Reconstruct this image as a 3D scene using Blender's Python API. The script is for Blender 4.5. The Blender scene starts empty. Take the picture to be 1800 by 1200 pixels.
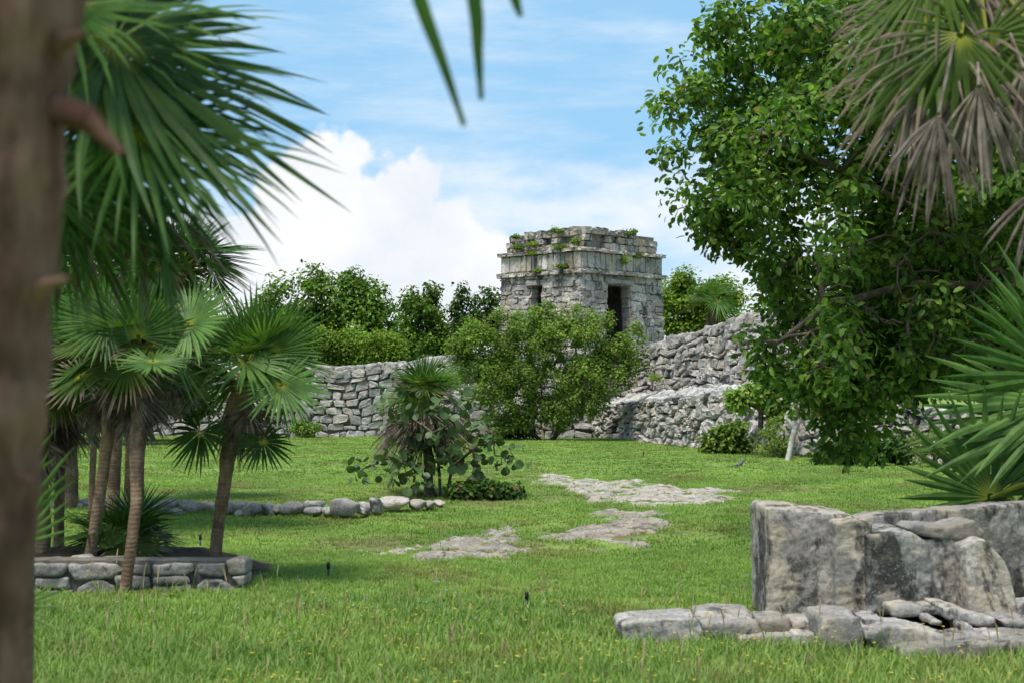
import bpy, bmesh, math, random
import numpy as np
from mathutils import Vector, Matrix, noise

# ------------------------------------------------------------------ camera, sky, sun, exposure
sc = bpy.context.scene
COL = sc.collection
R = math.radians
EYE, FPX, PITCH = 1.6, 2500.0, math.atan(80 / 2500.0)

cam_d = bpy.data.cameras.new('camera'); cam = bpy.data.objects.new('camera', cam_d); COL.objects.link(cam)
cam.location = (0, 0, EYE); cam.rotation_euler = (R(90) + PITCH, 0, 0)
cam_d.sensor_width = 36; cam_d.lens = 50; cam_d.clip_start = 0.05; cam_d.clip_end = 3000
cam_d.dof.use_dof = True; cam_d.dof.focus_distance = 36; cam_d.dof.aperture_fstop = 4.8
sc.camera = cam
sc.view_settings.view_transform = 'Standard'; sc.view_settings.look = 'None'
sc.view_settings.exposure = 1.28; sc.view_settings.gamma = 1.0
sc.cycles.use_denoising = True
sc.cycles.adaptive_threshold = 0.02
sc.cycles.max_bounces = 5; sc.cycles.diffuse_bounces = 2; sc.cycles.glossy_bounces = 1; sc.cycles.transmission_bounces = 3
sc.cycles.transparent_max_bounces = 4; sc.cycles.sample_clamp_indirect = 4

SUN_EL, SUN_AZ = 68, 218          # azimuth clockwise from +Y: behind and to the left of the camera
SKY_STRENGTH, SUN_STRENGTH = 0.06, 2.35

def build_world():
    w = bpy.data.worlds.new('World'); sc.world = w; w.use_nodes = True
    nt = w.node_tree; nt.nodes.clear(); N = nt.nodes.new; L = nt.links.new
    out = N('ShaderNodeOutputWorld'); bg = N('ShaderNodeBackground'); bg.inputs[1].default_value = SKY_STRENGTH
    L(bg.outputs[0], out.inputs[0])
    sky = N('ShaderNodeTexSky'); sky.sky_type = 'NISHITA'; sky.sun_disc = False
    sky.sun_elevation = R(SUN_EL); sky.sun_rotation = R(SUN_AZ); sky.air_density = 1.0; sky.dust_density = 0.6; sky.ozone_density = 1.5
    tc = N('ShaderNodeTexCoord'); sep = N('ShaderNodeSeparateXYZ'); L(tc.outputs['Generated'], sep.inputs[0])
    def M(op, a, b=None, c=None, clamp=False):
        n = N('ShaderNodeMath'); n.operation = op; n.use_clamp = clamp
        for i, v in enumerate((a, b, c)):
            if v is None: continue
            if isinstance(v, (int, float)): n.inputs[i].default_value = v
            else: L(v, n.inputs[i])
        return n.outputs[0]
    # azimuth folded every 72 degrees so that the same kind of cloud bank stands all round the horizon
    az = M('ARCTAN2', sep.outputs[0], sep.outputs[1])
    azm = M('SUBTRACT', M('FLOORED_MODULO', M('ADD', az, R(36)), R(72)), R(36))
    u = M('MULTIPLY', azm, FPX)
    hyp = M('SQRT', M('MAXIMUM', M('SUBTRACT', 1.0, M('MULTIPLY', sep.outputs[2], sep.outputs[2])), 1e-4))
    v = M('MULTIPLY', M('DIVIDE', sep.outputs[2], hyp), FPX)
    uv = N('ShaderNodeCombineXYZ'); L(u, uv.inputs[0]); L(v, uv.inputs[1])
    def fbm(scale, detail, rough, stretch=(1, 1, 1), off=(0, 0, 0)):
        mp = N('ShaderNodeMapping'); mp.inputs['Scale'].default_value = stretch; mp.inputs['Location'].default_value = off
        L(tc.outputs['Generated'], mp.inputs[0])
        n = N('ShaderNodeTexNoise'); n.inputs['Scale'].default_value = scale; n.inputs['Detail'].default_value = detail
        n.inputs['Roughness'].default_value = rough; L(mp.outputs[0], n.inputs['Vector'])
        return n.outputs[0]
    blobs = [(-318, 405, 100), (-385, 325, 100), (-190, 325, 108), (-112, 300, 84), (-290, 240, 180), (-440, 200, 150),
             (-120, 225, 140), (-418, 432, 32), (-60, 260, 70), (-560, 160, 170), (-700, 120, 150)]
    field = None
    for bu, bv, br in blobs:
        d = N('ShaderNodeVectorMath'); d.operation = 'DISTANCE'; d.inputs[1].default_value = (bu, bv, 0); L(uv.outputs[0], d.inputs[0])
        f = M('SUBTRACT', br / 100.0, M('MULTIPLY', d.outputs['Value'], 0.01))
        field = f if field is None else M('SMOOTH_MAX', field, f, 0.12)
    puff = fbm(17, 9, 0.62)
    vor = N('ShaderNodeTexVoronoi'); vor.feature = 'SMOOTH_F1'; vor.inputs['Scale'].default_value = 34; vor.inputs['Detail'].default_value = 2; vor.inputs['Smoothness'].default_value = 0.35
    L(tc.outputs['Generated'], vor.inputs['Vector'])
    field = M('ADD', field, M('ADD', M('MULTIPLY', M('SUBTRACT', puff, 0.5), 1.0), M('MULTIPLY', M('SUBTRACT', 0.42, vor.outputs[0]), 0.6)))
    cum = N('ShaderNodeMapRange'); cum.interpolation_type = 'SMOOTHSTEP'
    L(field, cum.inputs[0]); cum.inputs[1].default_value = -0.10; cum.inputs[2].default_value = 0.17
    # low soft banks near the horizon
    bank = fbm(7, 6, 0.55, (1, 1, 2.2), (3.1, 0.4, 0))
    lowf = M('ADD', M('MULTIPLY', M('SUBTRACT', bank, 0.5), 2.4), M('SUBTRACT', 1.62, M('MULTIPLY', v, 1 / 255.0)))
    low = N('ShaderNodeMapRange'); low.interpolation_type = 'SMOOTHSTEP'
    L(lowf, low.inputs[0]); low.inputs[1].default_value = 0.0; low.inputs[2].default_value = 0.85; low.inputs[4].default_value = 0.97
    # thin streaked high cloud
    ci = fbm(5.5, 8, 0.62, (1, 1, 5.5), (0.7, 2.3, 0))
    cir = N('ShaderNodeMapRange'); cir.interpolation_type = 'SMOOTHSTEP'
    L(ci, cir.inputs[0]); cir.inputs[1].default_value = 0.40; cir.inputs[2].default_value = 0.80; cir.inputs[4].default_value = 0.7
    def mix(fac, a, b):
        m = N('ShaderNodeMix'); m.data_type = 'RGBA'
        if isinstance(fac, float): m.inputs[0].default_value = fac
        else: L(fac, m.inputs[0])
        for s, x in ((6, a), (7, b)):
            if isinstance(x, tuple): m.inputs[s].default_value = x
            else: L(x, m.inputs[s])
        return m.outputs[2]
    k = 0.83 / SKY_STRENGTH
    tint = mix(0.8, sky.outputs[0], (0.172 * k, 0.335 * k, 0.495 * k, 1))
    c1 = mix(cir.outputs[0], tint, (0.40 * k, 0.46 * k, 0.51 * k, 1))
    lowm = mix(low.outputs[0], c1, (0.465 * k, 0.49 * k, 0.52 * k, 1))
    sh = fbm(9, 6, 0.6, (1, 1, 1.3), (1.3, 0, 0.06))
    shr = N('ShaderNodeMapRange'); L(sh, shr.inputs[0]); shr.inputs[1].default_value = 0.38; shr.inputs[2].default_value = 0.62
    cc = mix(shr.outputs[0], (0.42 * k, 0.445 * k, 0.485 * k, 1), (0.505 * k, 0.51 * k, 0.515 * k, 1))
    c2 = mix(cum.outputs[0], lowm, cc)
    L(c2, bg.inputs[0])
build_world()

sun_d = bpy.data.lights.new('sun', 'SUN'); sun_d.energy = SUN_STRENGTH; sun_d.angle = R(20); sun_d.color = (1.0, 0.95, 0.86)
sun = bpy.data.objects.new('sun', sun_d); COL.objects.link(sun)
_sd = Vector((math.sin(R(SUN_AZ)) * math.cos(R(SUN_EL)), math.cos(R(SUN_AZ)) * math.cos(R(SUN_EL)), math.sin(R(SUN_EL))))
sun.rotation_euler = _sd.to_track_quat('Z', 'Y').to_euler(); sun.location = (-10, -10, 30)

# ------------------------------------------------------------------ pixel -> place
def ray(px, py):
    x, y = (px - 900) / FPX, (600 - py) / FPX
    c, s = math.cos(PITCH), math.sin(PITCH)
    return Vector((x, c - y * s, s + y * c))
def at(px, py, Y):
    d = ray(px, py); t = Y / d.y
    return Vector((d.x * t, Y, EYE + d.z * t))
def G(px, py, z=0.0):
    d = ray(px, py); t = (z - EYE) / d.z
    return Vector((d.x * t, d.y * t, z))
def gz(x, y):
    return 0.022 * np.sin(0.9 * x + 0.35 * y) + 0.02 * np.sin(0.5 * y - 0.7 * x + 1.0) + 0.008 * np.sin(2.3 * x - 1.7 * y)
def on_ground(px, Y):
    p = at(px, 700, Y); p.z = float(gz(p.x, p.y)); return p

# ------------------------------------------------------------------ object helpers
def tag(o, label=None, cat=None, group=None, kind=None):
    if label: o['label'] = label
    if cat: o['category'] = cat
    if group: o['group'] = group
    if kind: o['kind'] = kind
    return o
def empty(name, loc, label=None, cat=None, group=None):
    o = bpy.data.objects.new(name, None); COL.objects.link(o); o.location = loc; o.empty_display_size = 0.2
    return tag(o, label, cat, group, 'thing' if cat else None)
def link(name, me, parent=None, loc=None, mat=None):
    o = bpy.data.objects.new(name, me); COL.objects.link(o)
    if mat is not None and len(me.materials) == 0: me.materials.append(mat)
    if parent is not None: o.parent = parent
    if loc is not None: o.location = loc
    return o
def mesh_uniform(name, V, F, mat=None, smooth=True, attr=None):
    """V (n,3), F (m,k) int array, all faces with k corners"""
    me = bpy.data.meshes.new(name); V = np.asarray(V, np.float32); F = np.asarray(F, np.int32)
    me.vertices.add(len(V)); me.vertices.foreach_set('co', V.ravel())
    m, k = F.shape
    me.loops.add(m * k); me.loops.foreach_set('vertex_index', F.ravel())
    me.polygons.add(m); me.polygons.foreach_set('loop_start', np.arange(0, m * k, k, dtype=np.int32))
    me.polygons.foreach_set('use_smooth', np.full(m, smooth))
    if attr:
        for an, av in attr.items():
            a = me.attributes.new(an, 'FLOAT', 'POINT'); a.data.foreach_set('value', np.asarray(av, np.float32))
    me.update(calc_edges=True); me.validate()
    if mat: me.materials.append(mat)
    return me
def mesh_py(name, V, F, mat=None, smooth=True, attr=None):
    me = bpy.data.meshes.new(name); me.from_pydata([tuple(v) for v in V], [], F)
    me.polygons.foreach_set('use_smooth', [smooth] * len(F))
    if attr:
        for an, av in attr.items():
            a = me.attributes.new(an, 'FLOAT', 'POINT'); a.data.foreach_set('value', np.asarray(av, np.float32))
    if mat: me.materials.append(mat)
    me.update(); return me

# ------------------------------------------------------------------ materials
class NT:
    def __init__(s, name):
        s.m = bpy.data.materials.new(name); s.m.use_nodes = True; s.t = s.m.node_tree; s.t.nodes.clear()
        s.out = s.N('ShaderNodeOutputMaterial')
    def N(s, t, **kw):
        n = s.t.nodes.new(t)
        for k, v in kw.items(): setattr(n, k, v)
        return n
    def L(s, a, b): s.t.links.new(a, b)
    def put(s, sock, v):
        if isinstance(v, bpy.types.NodeSocket): s.L(v, sock)
        else: sock.default_value = v
    def noise(s, scale, detail=4, rough=0.55, vec=None, dist=0.0):
        n = s.N('ShaderNodeTexNoise'); n.inputs['Scale'].default_value = scale; n.inputs['Detail'].default_value = detail
        n.inputs['Roughness'].default_value = rough; n.inputs['Distortion'].default_value = dist
        if vec is not None: s.L(vec, n.inputs['Vector'])
        return n.outputs[0]
    def pos(s, scale=(1, 1, 1)):
        g = s.N('ShaderNodeNewGeometry'); mp = s.N('ShaderNodeMapping'); mp.inputs['Scale'].default_value = scale
        s.L(g.outputs['Position'], mp.inputs[0]); return mp.outputs[0]
    def step(s, v, a, b, lo=0.0, hi=1.0):
        n = s.N('ShaderNodeMapRange', interpolation_type='SMOOTHSTEP'); s.L(v, n.inputs[0])
        n.inputs[1].default_value = a; n.inputs[2].default_value = b; n.inputs[3].default_value = lo; n.inputs[4].default_value = hi
        return n.outputs[0]
    def mix(s, f, a, b, blend='MIX'):
        n = s.N('ShaderNodeMix', data_type='RGBA', blend_type=blend); s.put(n.inputs[0], f)
        for i, c in ((6, a), (7, b)):
            if isinstance(c, tuple): n.inputs[i].default_value = (*c, 1) if len(c) == 3 else c
            else: s.L(c, n.inputs[i])
        return n.outputs[2]
    def math(s, op, a, b=0.0, clamp=False):
        n = s.N('ShaderNodeMath', operation=op, use_clamp=clamp); s.put(n.inputs[0], a); s.put(n.inputs[1], b); return n.outputs[0]
    def ramp(s, v, stops):
        n = s.N('ShaderNodeValToRGB'); s.L(v, n.inputs[0]); e = n.color_ramp.elements
        while len(e) < len(stops): e.new(0.5)
        for el, (p, c) in zip(e, stops): el.position = p; el.color = (*c, 1)
        return n.outputs[0]
    def bump(s, h, strength=0.4, dist=0.02, prev=None):
        n = s.N('ShaderNodeBump'); n.inputs['Strength'].default_value = strength; n.inputs['Distance'].default_value = dist
        s.L(h, n.inputs['Height'])
        if prev is not None: s.L(prev, n.inputs['Normal'])
        return n.outputs[0]
    def principled(s, col, rough=0.8, spec=0.3, normal=None):
        b = s.N('ShaderNodeBsdfPrincipled'); s.put(b.inputs['Base Color'], (*col, 1) if isinstance(col, tuple) else col)
        s.put(b.inputs['Roughness'], rough); b.inputs['Specular IOR Level'].default_value = spec
        if normal is not None: s.L(normal, b.inputs['Normal'])
        return b.outputs[0]
    def done(s, sh): s.L(sh, s.out.inputs[0]); return s.m

def stone_mat(name, light, mid, dark, stain=0.5, warm=0.25, scale=1.0, streak=1.0, bump=0.5, warmcol=(0.42, 0.33, 0.22)):
    t = NT(name); p = t.pos(); ps = t.pos((1, 1, streak))
    oi = t.N('ShaderNodeObjectInfo')
    n1 = t.noise(2.2 * scale, 6, 0.62, p); n2 = t.noise(14 * scale, 5, 0.65, p)
    c = t.mix(t.step(n1, 0.42, 0.58), mid, light)
    c = t.mix(t.step(n2, 0.46, 0.60, 0, 0.55), c, tuple(x * 0.55 for x in mid))
    nw = t.noise(1.1 * scale, 4, 0.6, t.pos((1.3, 1.3, 0.9)))
    c = t.mix(t.step(nw, 0.50, 0.60, 0, warm), c, warmcol)
    ns = t.noise(1.9 * scale, 7, 0.7, ps, 0.4)
    c = t.mix(t.step(ns, 0.62 - 0.15 * stain, 0.70 - 0.14 * stain, 0, 0.88), c, dark)
    nl = t.noise(42 * scale, 3, 0.6, p)
    c = t.mix(t.step(nl, 0.58, 0.70, 0, 0.5), c, tuple(x * 1.2 for x in light))
    br = t.N('ShaderNodeMapRange'); t.L(oi.outputs['Random'], br.inputs[0]); br.inputs[3].default_value = 0.70; br.inputs[4].default_value = 1.18
    hs = t.N('ShaderNodeHueSaturation'); t.L(c, hs.inputs['Color']); t.L(br.outputs[0], hs.inputs['Value'])
    nb = t.noise(9 * scale, 8, 0.68, p); nb2 = t.noise(60 * scale, 4, 0.6, p)
    nm = t.bump(nb, bump, 0.09 / scale); nm = t.bump(nb2, bump * 0.7, 0.012 / scale, nm)
    return t.done(t.principled(hs.outputs[0], 0.92, 0.15, nm))

def leaf_mat(name, stops, trans=0.35, rough=0.5, spec=0.25, tcol=None, big=0.0):
    t = NT(name); g = t.N('ShaderNodeNewGeometry')
    c = t.ramp(g.outputs['Random Per Island'], stops)
    if big:
        nb = t.noise(big, 3, 0.5, t.pos()); hs = t.N('ShaderNodeHueSaturation'); t.L(c, hs.inputs['Color'])
        t.L(t.step(nb, 0.3, 0.7, 0.72, 1.22), hs.inputs['Value']); c = hs.outputs[0]
    p = t.principled(c, rough, spec); tr = t.N('ShaderNodeBsdfTranslucent')
    t.L(t.mix(1.0, c, tcol or (1.15, 1.25, 0.55), 'MULTIPLY'), tr.inputs[0])
    mx = t.N('ShaderNodeMixShader'); mx.inputs[0].default_value = trans; t.L(p, mx.inputs[1]); t.L(tr.outputs[0], mx.inputs[2])
    return t.done(mx.outputs[0])

def bark_mat(name, a, b, ring=0.0, scale=1.0, bump=0.6):
    t = NT(name); p = t.pos((1, 1, 0.35)); n1 = t.noise(22 * scale, 6, 0.65, p); n2 = t.noise(5 * scale, 4, 0.6, t.pos())
    c = t.mix(t.step(n1, 0.35, 0.68), a, b)
    c = t.mix(t.step(n2, 0.45, 0.60, 0, 0.65), c, tuple(x * 0.45 for x in a))
    h = n1
    if ring:
        w = t.N('ShaderNodeTexWave', wave_type='BANDS', bands_direction='Z'); w.inputs['Scale'].default_value = ring
        w.inputs['Distortion'].default_value = 4; w.inputs['Detail'].default_value = 3; w.inputs['Detail Scale'].default_value = 2
        g = t.N('ShaderNodeNewGeometry'); t.L(g.outputs['Position'], w.inputs['Vector'])
        h = t.math('ADD', n1, t.math('MULTIPLY', w.outputs[1], 0.2))
        c = t.mix(t.step(w.outputs[1], 0.0, 0.35, 0.22, 0), c, tuple(x * 0.45 for x in a))
    return t.done(t.principled(c, 0.9, 0.15, t.bump(h, bump, 0.02)))

def palm_mat(name, g1, g2, tipbrown=0.9, trans=0.34, spec=0.22, tipcol=(0.26, 0.20, 0.15), centre=(0.34, 0.33, 0.04)):
    t = NT(name); a = t.N('ShaderNodeAttribute', attribute_name='rad'); gm = t.N('ShaderNodeNewGeometry')
    oi = t.N('ShaderNodeObjectInfo')
    n = t.noise(6, 4, 0.6, t.pos())
    c = t.mix(t.step(n, 0.3, 0.7), g1, g2)
    hs = t.N('ShaderNodeHueSaturation'); t.L(c, hs.inputs['Color'])
    t.L(t.math('ADD', t.math('MULTIPLY', oi.outputs['Random'], 0.5), 0.72), hs.inputs['Value']); c = hs.outputs[0]
    c = t.mix(t.step(a.outputs['Fac'], 0.02, 0.20, 0.85, 0), c, centre)
    nt = t.noise(16, 3, 0.6, t.pos())
    edge = t.math('ADD', a.outputs['Fac'], t.math('MULTIPLY', t.math('SUBTRACT', nt, 0.5), 0.5))
    c = t.mix(t.step(edge, tipbrown - 0.06, tipbrown + 0.07, 0, 1), c, tipcol)
    p = t.principled(c, 0.45, spec); tr = t.N('ShaderNodeBsdfTranslucent')
    t.L(t.mix(1.0, c, (1.15, 1.3, 0.5), 'MULTIPLY'), tr.inputs[0])
    mx = t.N('ShaderNodeMixShader'); mx.inputs[0].default_value = trans; t.L(p, mx.inputs[1]); t.L(tr.outputs[0], mx.inputs[2])
    return t.done(mx.outputs[0])

def dead_mat(name, a, b):
    t = NT(name); n = t.noise(9, 4, 0.6, t.pos()); oi = t.N('ShaderNodeObjectInfo')
    c = t.mix(t.step(n, 0.35, 0.65), a, b)
    hs = t.N('ShaderNodeHueSaturation'); t.L(c, hs.inputs['Color'])
    t.L(t.math('ADD', t.math('MULTIPLY', oi.outputs['Random'], 0.6), 0.6), hs.inputs['Value'])
    p = t.principled(hs.outputs[0], 0.75, 0.2); tr = t.N('ShaderNodeBsdfTranslucent'); t.L(hs.outputs[0], tr.inputs[0])
    mx = t.N('ShaderNodeMixShader'); mx.inputs[0].default_value = 0.15; t.L(p, mx.inputs[1]); t.L(tr.outputs[0], mx.inputs[2])
    return t.done(mx.outputs[0])

M = {}
M['wall_stone'] = stone_mat('wall limestone', (0.46, 0.43, 0.405), (0.31, 0.288, 0.27), (0.075, 0.07, 0.07), 0.42, 0.30)
M['ledge_stone'] = stone_mat('ledge limestone', (0.50, 0.49, 0.465), (0.38, 0.37, 0.35), (0.12, 0.12, 0.115), 0.25, 0.2)
M['far_stone'] = stone_mat('far wall limestone', (0.42, 0.397, 0.38), (0.28, 0.264, 0.254), (0.08, 0.077, 0.077), 0.35, 0.2)
M['tower_stone'] = stone_mat('tower limestone', (0.55, 0.495, 0.45), (0.36, 0.322, 0.294), (0.06, 0.055, 0.055), 0.60, 0.5, 0.9, 0.6)
M['ruin_stone'] = stone_mat('stuccoed ruin', (0.36, 0.33, 0.295), (0.225, 0.205, 0.182), (0.035, 0.034, 0.032), 0.80, 0.50, 1.9, 0.45, 0.45, (0.40, 0.33, 0.22))
M['stained'] = stone_mat('black stained stucco', (0.34, 0.33, 0.305), (0.20, 0.195, 0.18), (0.028, 0.027, 0.026), 1.15, 0.5, 1.7, 0.6, 0.5, (0.40, 0.33, 0.22))
M['foot_stone'] = stone_mat('footing limestone', (0.37, 0.345, 0.318), (0.25, 0.232, 0.214), (0.055, 0.05, 0.046), 0.5, 0.3, 2.2)
M['planter_stone'] = stone_mat('planter limestone', (0.30, 0.28, 0.262), (0.19, 0.178, 0.166), (0.05, 0.048, 0.045), 0.48, 0.25, 2.5)
M['outcrop'] = stone_mat('bedrock', (0.47, 0.425, 0.37), (0.30, 0.265, 0.23), (0.09, 0.075, 0.058), 0.55, 0.5, 2.8, 1.0, 1.0)
M['mortar'] = stone_mat('wall core', (0.17, 0.16, 0.15), (0.12, 0.115, 0.105), (0.03, 0.03, 0.03), 0.5, 0.2)
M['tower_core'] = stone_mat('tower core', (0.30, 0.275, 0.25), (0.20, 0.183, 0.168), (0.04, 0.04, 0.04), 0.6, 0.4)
M['soil'] = stone_mat('dark soil', (0.10, 0.075, 0.05), (0.06, 0.045, 0.03), (0.025, 0.02, 0.015), 0.4, 0.3, 2.0, 1, 0.9, (0.12, 0.08, 0.05))
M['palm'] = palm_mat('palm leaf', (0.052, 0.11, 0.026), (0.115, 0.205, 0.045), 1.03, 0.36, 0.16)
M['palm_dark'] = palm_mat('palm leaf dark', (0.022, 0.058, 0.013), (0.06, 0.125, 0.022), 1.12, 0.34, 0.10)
M['palm_tip'] = palm_mat('palm leaf brown tipped', (0.05, 0.09, 0.016), (0.10, 0.15, 0.028), 0.70, 0.30, 0.12, (0.21, 0.15, 0.115))
M['palm_dead'] = dead_mat('dead palm leaf', (0.10, 0.07, 0.052), (0.29, 0.235, 0.20))
M['palm_trunk'] = bark_mat('palm trunk', (0.17, 0.11, 0.07), (0.27, 0.19, 0.125), 9, 1.0)
M['palm_trunk_near'] = bark_mat('near palm trunk', (0.11, 0.052, 0.036), (0.235, 0.135, 0.095), 2.5, 1.1)
M['bark'] = bark_mat('bark', (0.10, 0.075, 0.055), (0.17, 0.135, 0.10))
M['pale_bark'] = bark_mat('pale bark', (0.42, 0.39, 0.35), (0.58, 0.55, 0.50))
M['tree_leaf'] = leaf_mat('glossy broad leaf', [(0, (0.045, 0.09, 0.018)), (0.5, (0.10, 0.195, 0.034)), (0.97, (0.23, 0.34, 0.06)), (1.0, (0.26, 0.17, 0.06))], 0.48, 0.45, 0.2, None, 0.9)
M['bush_leaf'] = leaf_mat('bush leaf', [(0, (0.11, 0.19, 0.036)), (0.6, (0.20, 0.30, 0.062)), (0.96, (0.31, 0.38, 0.09)), (1.0, (0.30, 0.18, 0.08))], 0.5, 0.5, 0.12, None, 0.8)
M['back_leaf'] = leaf_mat('far tree leaf', [(0, (0.055, 0.12, 0.018)), (0.6, (0.115, 0.205, 0.03)), (1.0, (0.20, 0.28, 0.045))], 0.42, 0.5, 0.12, None, 0.5)
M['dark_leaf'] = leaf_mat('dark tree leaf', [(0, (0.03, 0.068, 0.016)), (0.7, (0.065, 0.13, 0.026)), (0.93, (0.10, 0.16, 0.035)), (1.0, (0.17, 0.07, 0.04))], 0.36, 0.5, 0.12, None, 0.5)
M['lime_leaf'] = leaf_mat('yellow green leaf', [(0, (0.10, 0.19, 0.018)), (0.6, (0.18, 0.28, 0.03)), (1.0, (0.26, 0.34, 0.045))], 0.42, 0.5, 0.2, None, 0.9)
M['grape_leaf'] = leaf_mat('round leathery leaf', [(0, (0.04, 0.075, 0.026)), (0.6, (0.075, 0.125, 0.042)), (0.90, (0.12, 0.17, 0.06)), (1.0, (0.28, 0.21, 0.05))], 0.25, 0.45, 0.3)
M['weed_leaf'] = leaf_mat('weed leaf', [(0, (0.069, 0.134, 0.018)), (0.7, (0.138, 0.213, 0.028)), (1.0, (0.235, 0.280, 0.037))], 0.35, 0.5, 0.3)

def grass_mat(name, stops, trans=0.35):
    t = NT(name); oi = t.N('ShaderNodeObjectInfo'); gm = t.N('ShaderNodeNewGeometry')
    f = t.math('ADD', t.math('MULTIPLY', oi.outputs['Random'], 0.6), t.math('MULTIPLY', gm.outputs['Random Per Island'], 0.4))
    nb = t.noise(0.55, 4, 0.6, t.pos())
    c = t.ramp(f, stops)
    hs = t.N('ShaderNodeHueSaturation'); t.L(c, hs.inputs['Color']); t.L(t.step(nb, 0.3, 0.7, 0.8, 1.18), hs.inputs['Value'])
    t.L(t.step(nb, 0.3, 0.7, 0.505, 0.49), hs.inputs['Hue']); c = hs.outputs[0]
    nd = t.noise(0.8, 6, 0.68, t.pos((1, 0.7, 1))); c = t.mix(t.step(nd, 0.50, 0.62, 0, 0.62), c, (0.20, 0.175, 0.07))
    p = t.principled(c, 0.55, 0.15); tr = t.N('ShaderNodeBsdfTranslucent'); t.L(t.mix(1.0, c, (1.1, 1.25, 0.5), 'MULTIPLY'), tr.inputs[0])
    mx = t.N('ShaderNodeMixShader'); mx.inputs[0].default_value = trans; t.L(p, mx.inputs[1]); t.L(tr.outputs[0], mx.inputs[2])
    return t.done(mx.outputs[0])
M['grass'] = grass_mat('lawn blades', [(0, (0.13, 0.215, 0.045)), (0.6, (0.20, 0.31, 0.072)), (1.0, (0.27, 0.345, 0.098))])
M['weed'] = grass_mat('tall weeds', [(0, (0.12, 0.215, 0.045)), (0.55, (0.20, 0.31, 0.072)), (0.82, (0.28, 0.345, 0.098)), (1.0, (0.34, 0.23, 0.12))])
def plain(name, col, rough=0.7, spec=0.3):
    t = NT(name); n = t.noise(30, 3, 0.5, t.pos()); return t.done(t.principled(t.mix(t.step(n, 0.3, 0.7), tuple(c * 0.75 for c in col), col), rough, spec))
M['yellow'] = plain('yellow petals', (0.65, 0.45, 0.03)); M['violet'] = plain('violet petals', (0.42, 0.42, 0.72))
M['straw'] = plain('dry seed head', (0.34, 0.26, 0.13)); M['black'] = plain('black plastic', (0.012, 0.012, 0.013), 0.45, 0.4)
M['lizard'] = plain('grey scaly skin', (0.13, 0.125, 0.11))

# soil showing through the lawn: world places with radii
SOIL = [(G(1110, 868), 2.3), (G(1070, 938), 1.3), (G(830, 962), 1.3), (G(560, 860), 1.5), (G(660, 950), 1.1), (G(1330, 858), 1.6), (G(900, 958), 0.8), (G(860, 880), 1.3), (G(740, 868), 1.4), (G(330, 862), 1.6), (G(880, 838), 1.5)]
def ground_mat():
    t = NT('lawn'); p = t.pos()
    n1 = t.noise(0.55, 4, 0.6, p); n2 = t.noise(7, 6, 0.7, p); n3 = t.noise(34, 4, 0.6, p)
    c = t.mix(t.step(n1, 0.38, 0.62), (0.135, 0.205, 0.045), (0.205, 0.285, 0.07))
    c = t.mix(t.step(n2, 0.42, 0.72, 0, 0.5), c, (0.05, 0.09, 0.022))
    c = t.mix(t.step(n3, 0.5, 0.75, 0, 0.4), c, (0.15, 0.20, 0.05))
    g = t.N('ShaderNodeNewGeometry'); field = None
    for q, r in SOIL:
        d = t.N('ShaderNodeVectorMath', operation='DISTANCE'); t.L(g.outputs['Position'], d.inputs[0]); d.inputs[1].default_value = (q.x, q.y, 0)
        f = t.math('SUBTRACT', 1.0, t.math('DIVIDE', d.outputs['Value'], r)); field = f if field is None else t.math('MAXIMUM', field, f)
    ns = t.noise(3.2, 6, 0.7, p)
    m = t.math('ADD', field, t.math('MULTIPLY', t.math('SUBTRACT', ns, 0.5), 2.6))
    c = t.mix(t.step(m, 0.25, 0.75, 0, 0.85), c, t.mix(n3, (0.09, 0.06, 0.035), (0.19, 0.14, 0.085)))
    return t.done(t.principled(c, 0.95, 0.1, t.bump(t.math('ADD', n2, t.math('MULTIPLY', n3, 0.5)), 0.8, 0.05)))
M['lawn'] = ground_mat()

# ------------------------------------------------------------------ ground
def build_ground():
    xs = np.concatenate([-np.geomspace(900, 22, 14), np.linspace(-20, 20, 101), np.geomspace(22, 900, 14)])
    ys = np.concatenate([[-200, -80, -30, -10], np.linspace(-5, 60, 150), np.geomspace(64, 1800, 16)])
    X, Y = np.meshgrid(xs, ys); Z = gz(X, Y) * np.clip(1.6 - np.hypot(X, Y - 25) / 60, 0, 1)
    V = np.stack([X, Y, Z], -1).reshape(-1, 3); nx, ny = len(xs), len(ys)
    i = np.arange(ny - 1)[:, None] * nx + np.arange(nx - 1)[None, :]
    F = np.stack([i, i + 1, i + nx + 1, i + nx], -1).reshape(-1, 4)
    tag(link('lawn_ground', mesh_uniform('lawn_ground', V, F, M['lawn'])), 'wide green lawn rolling up to the stone walls', kind='structure')
build_ground()

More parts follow.
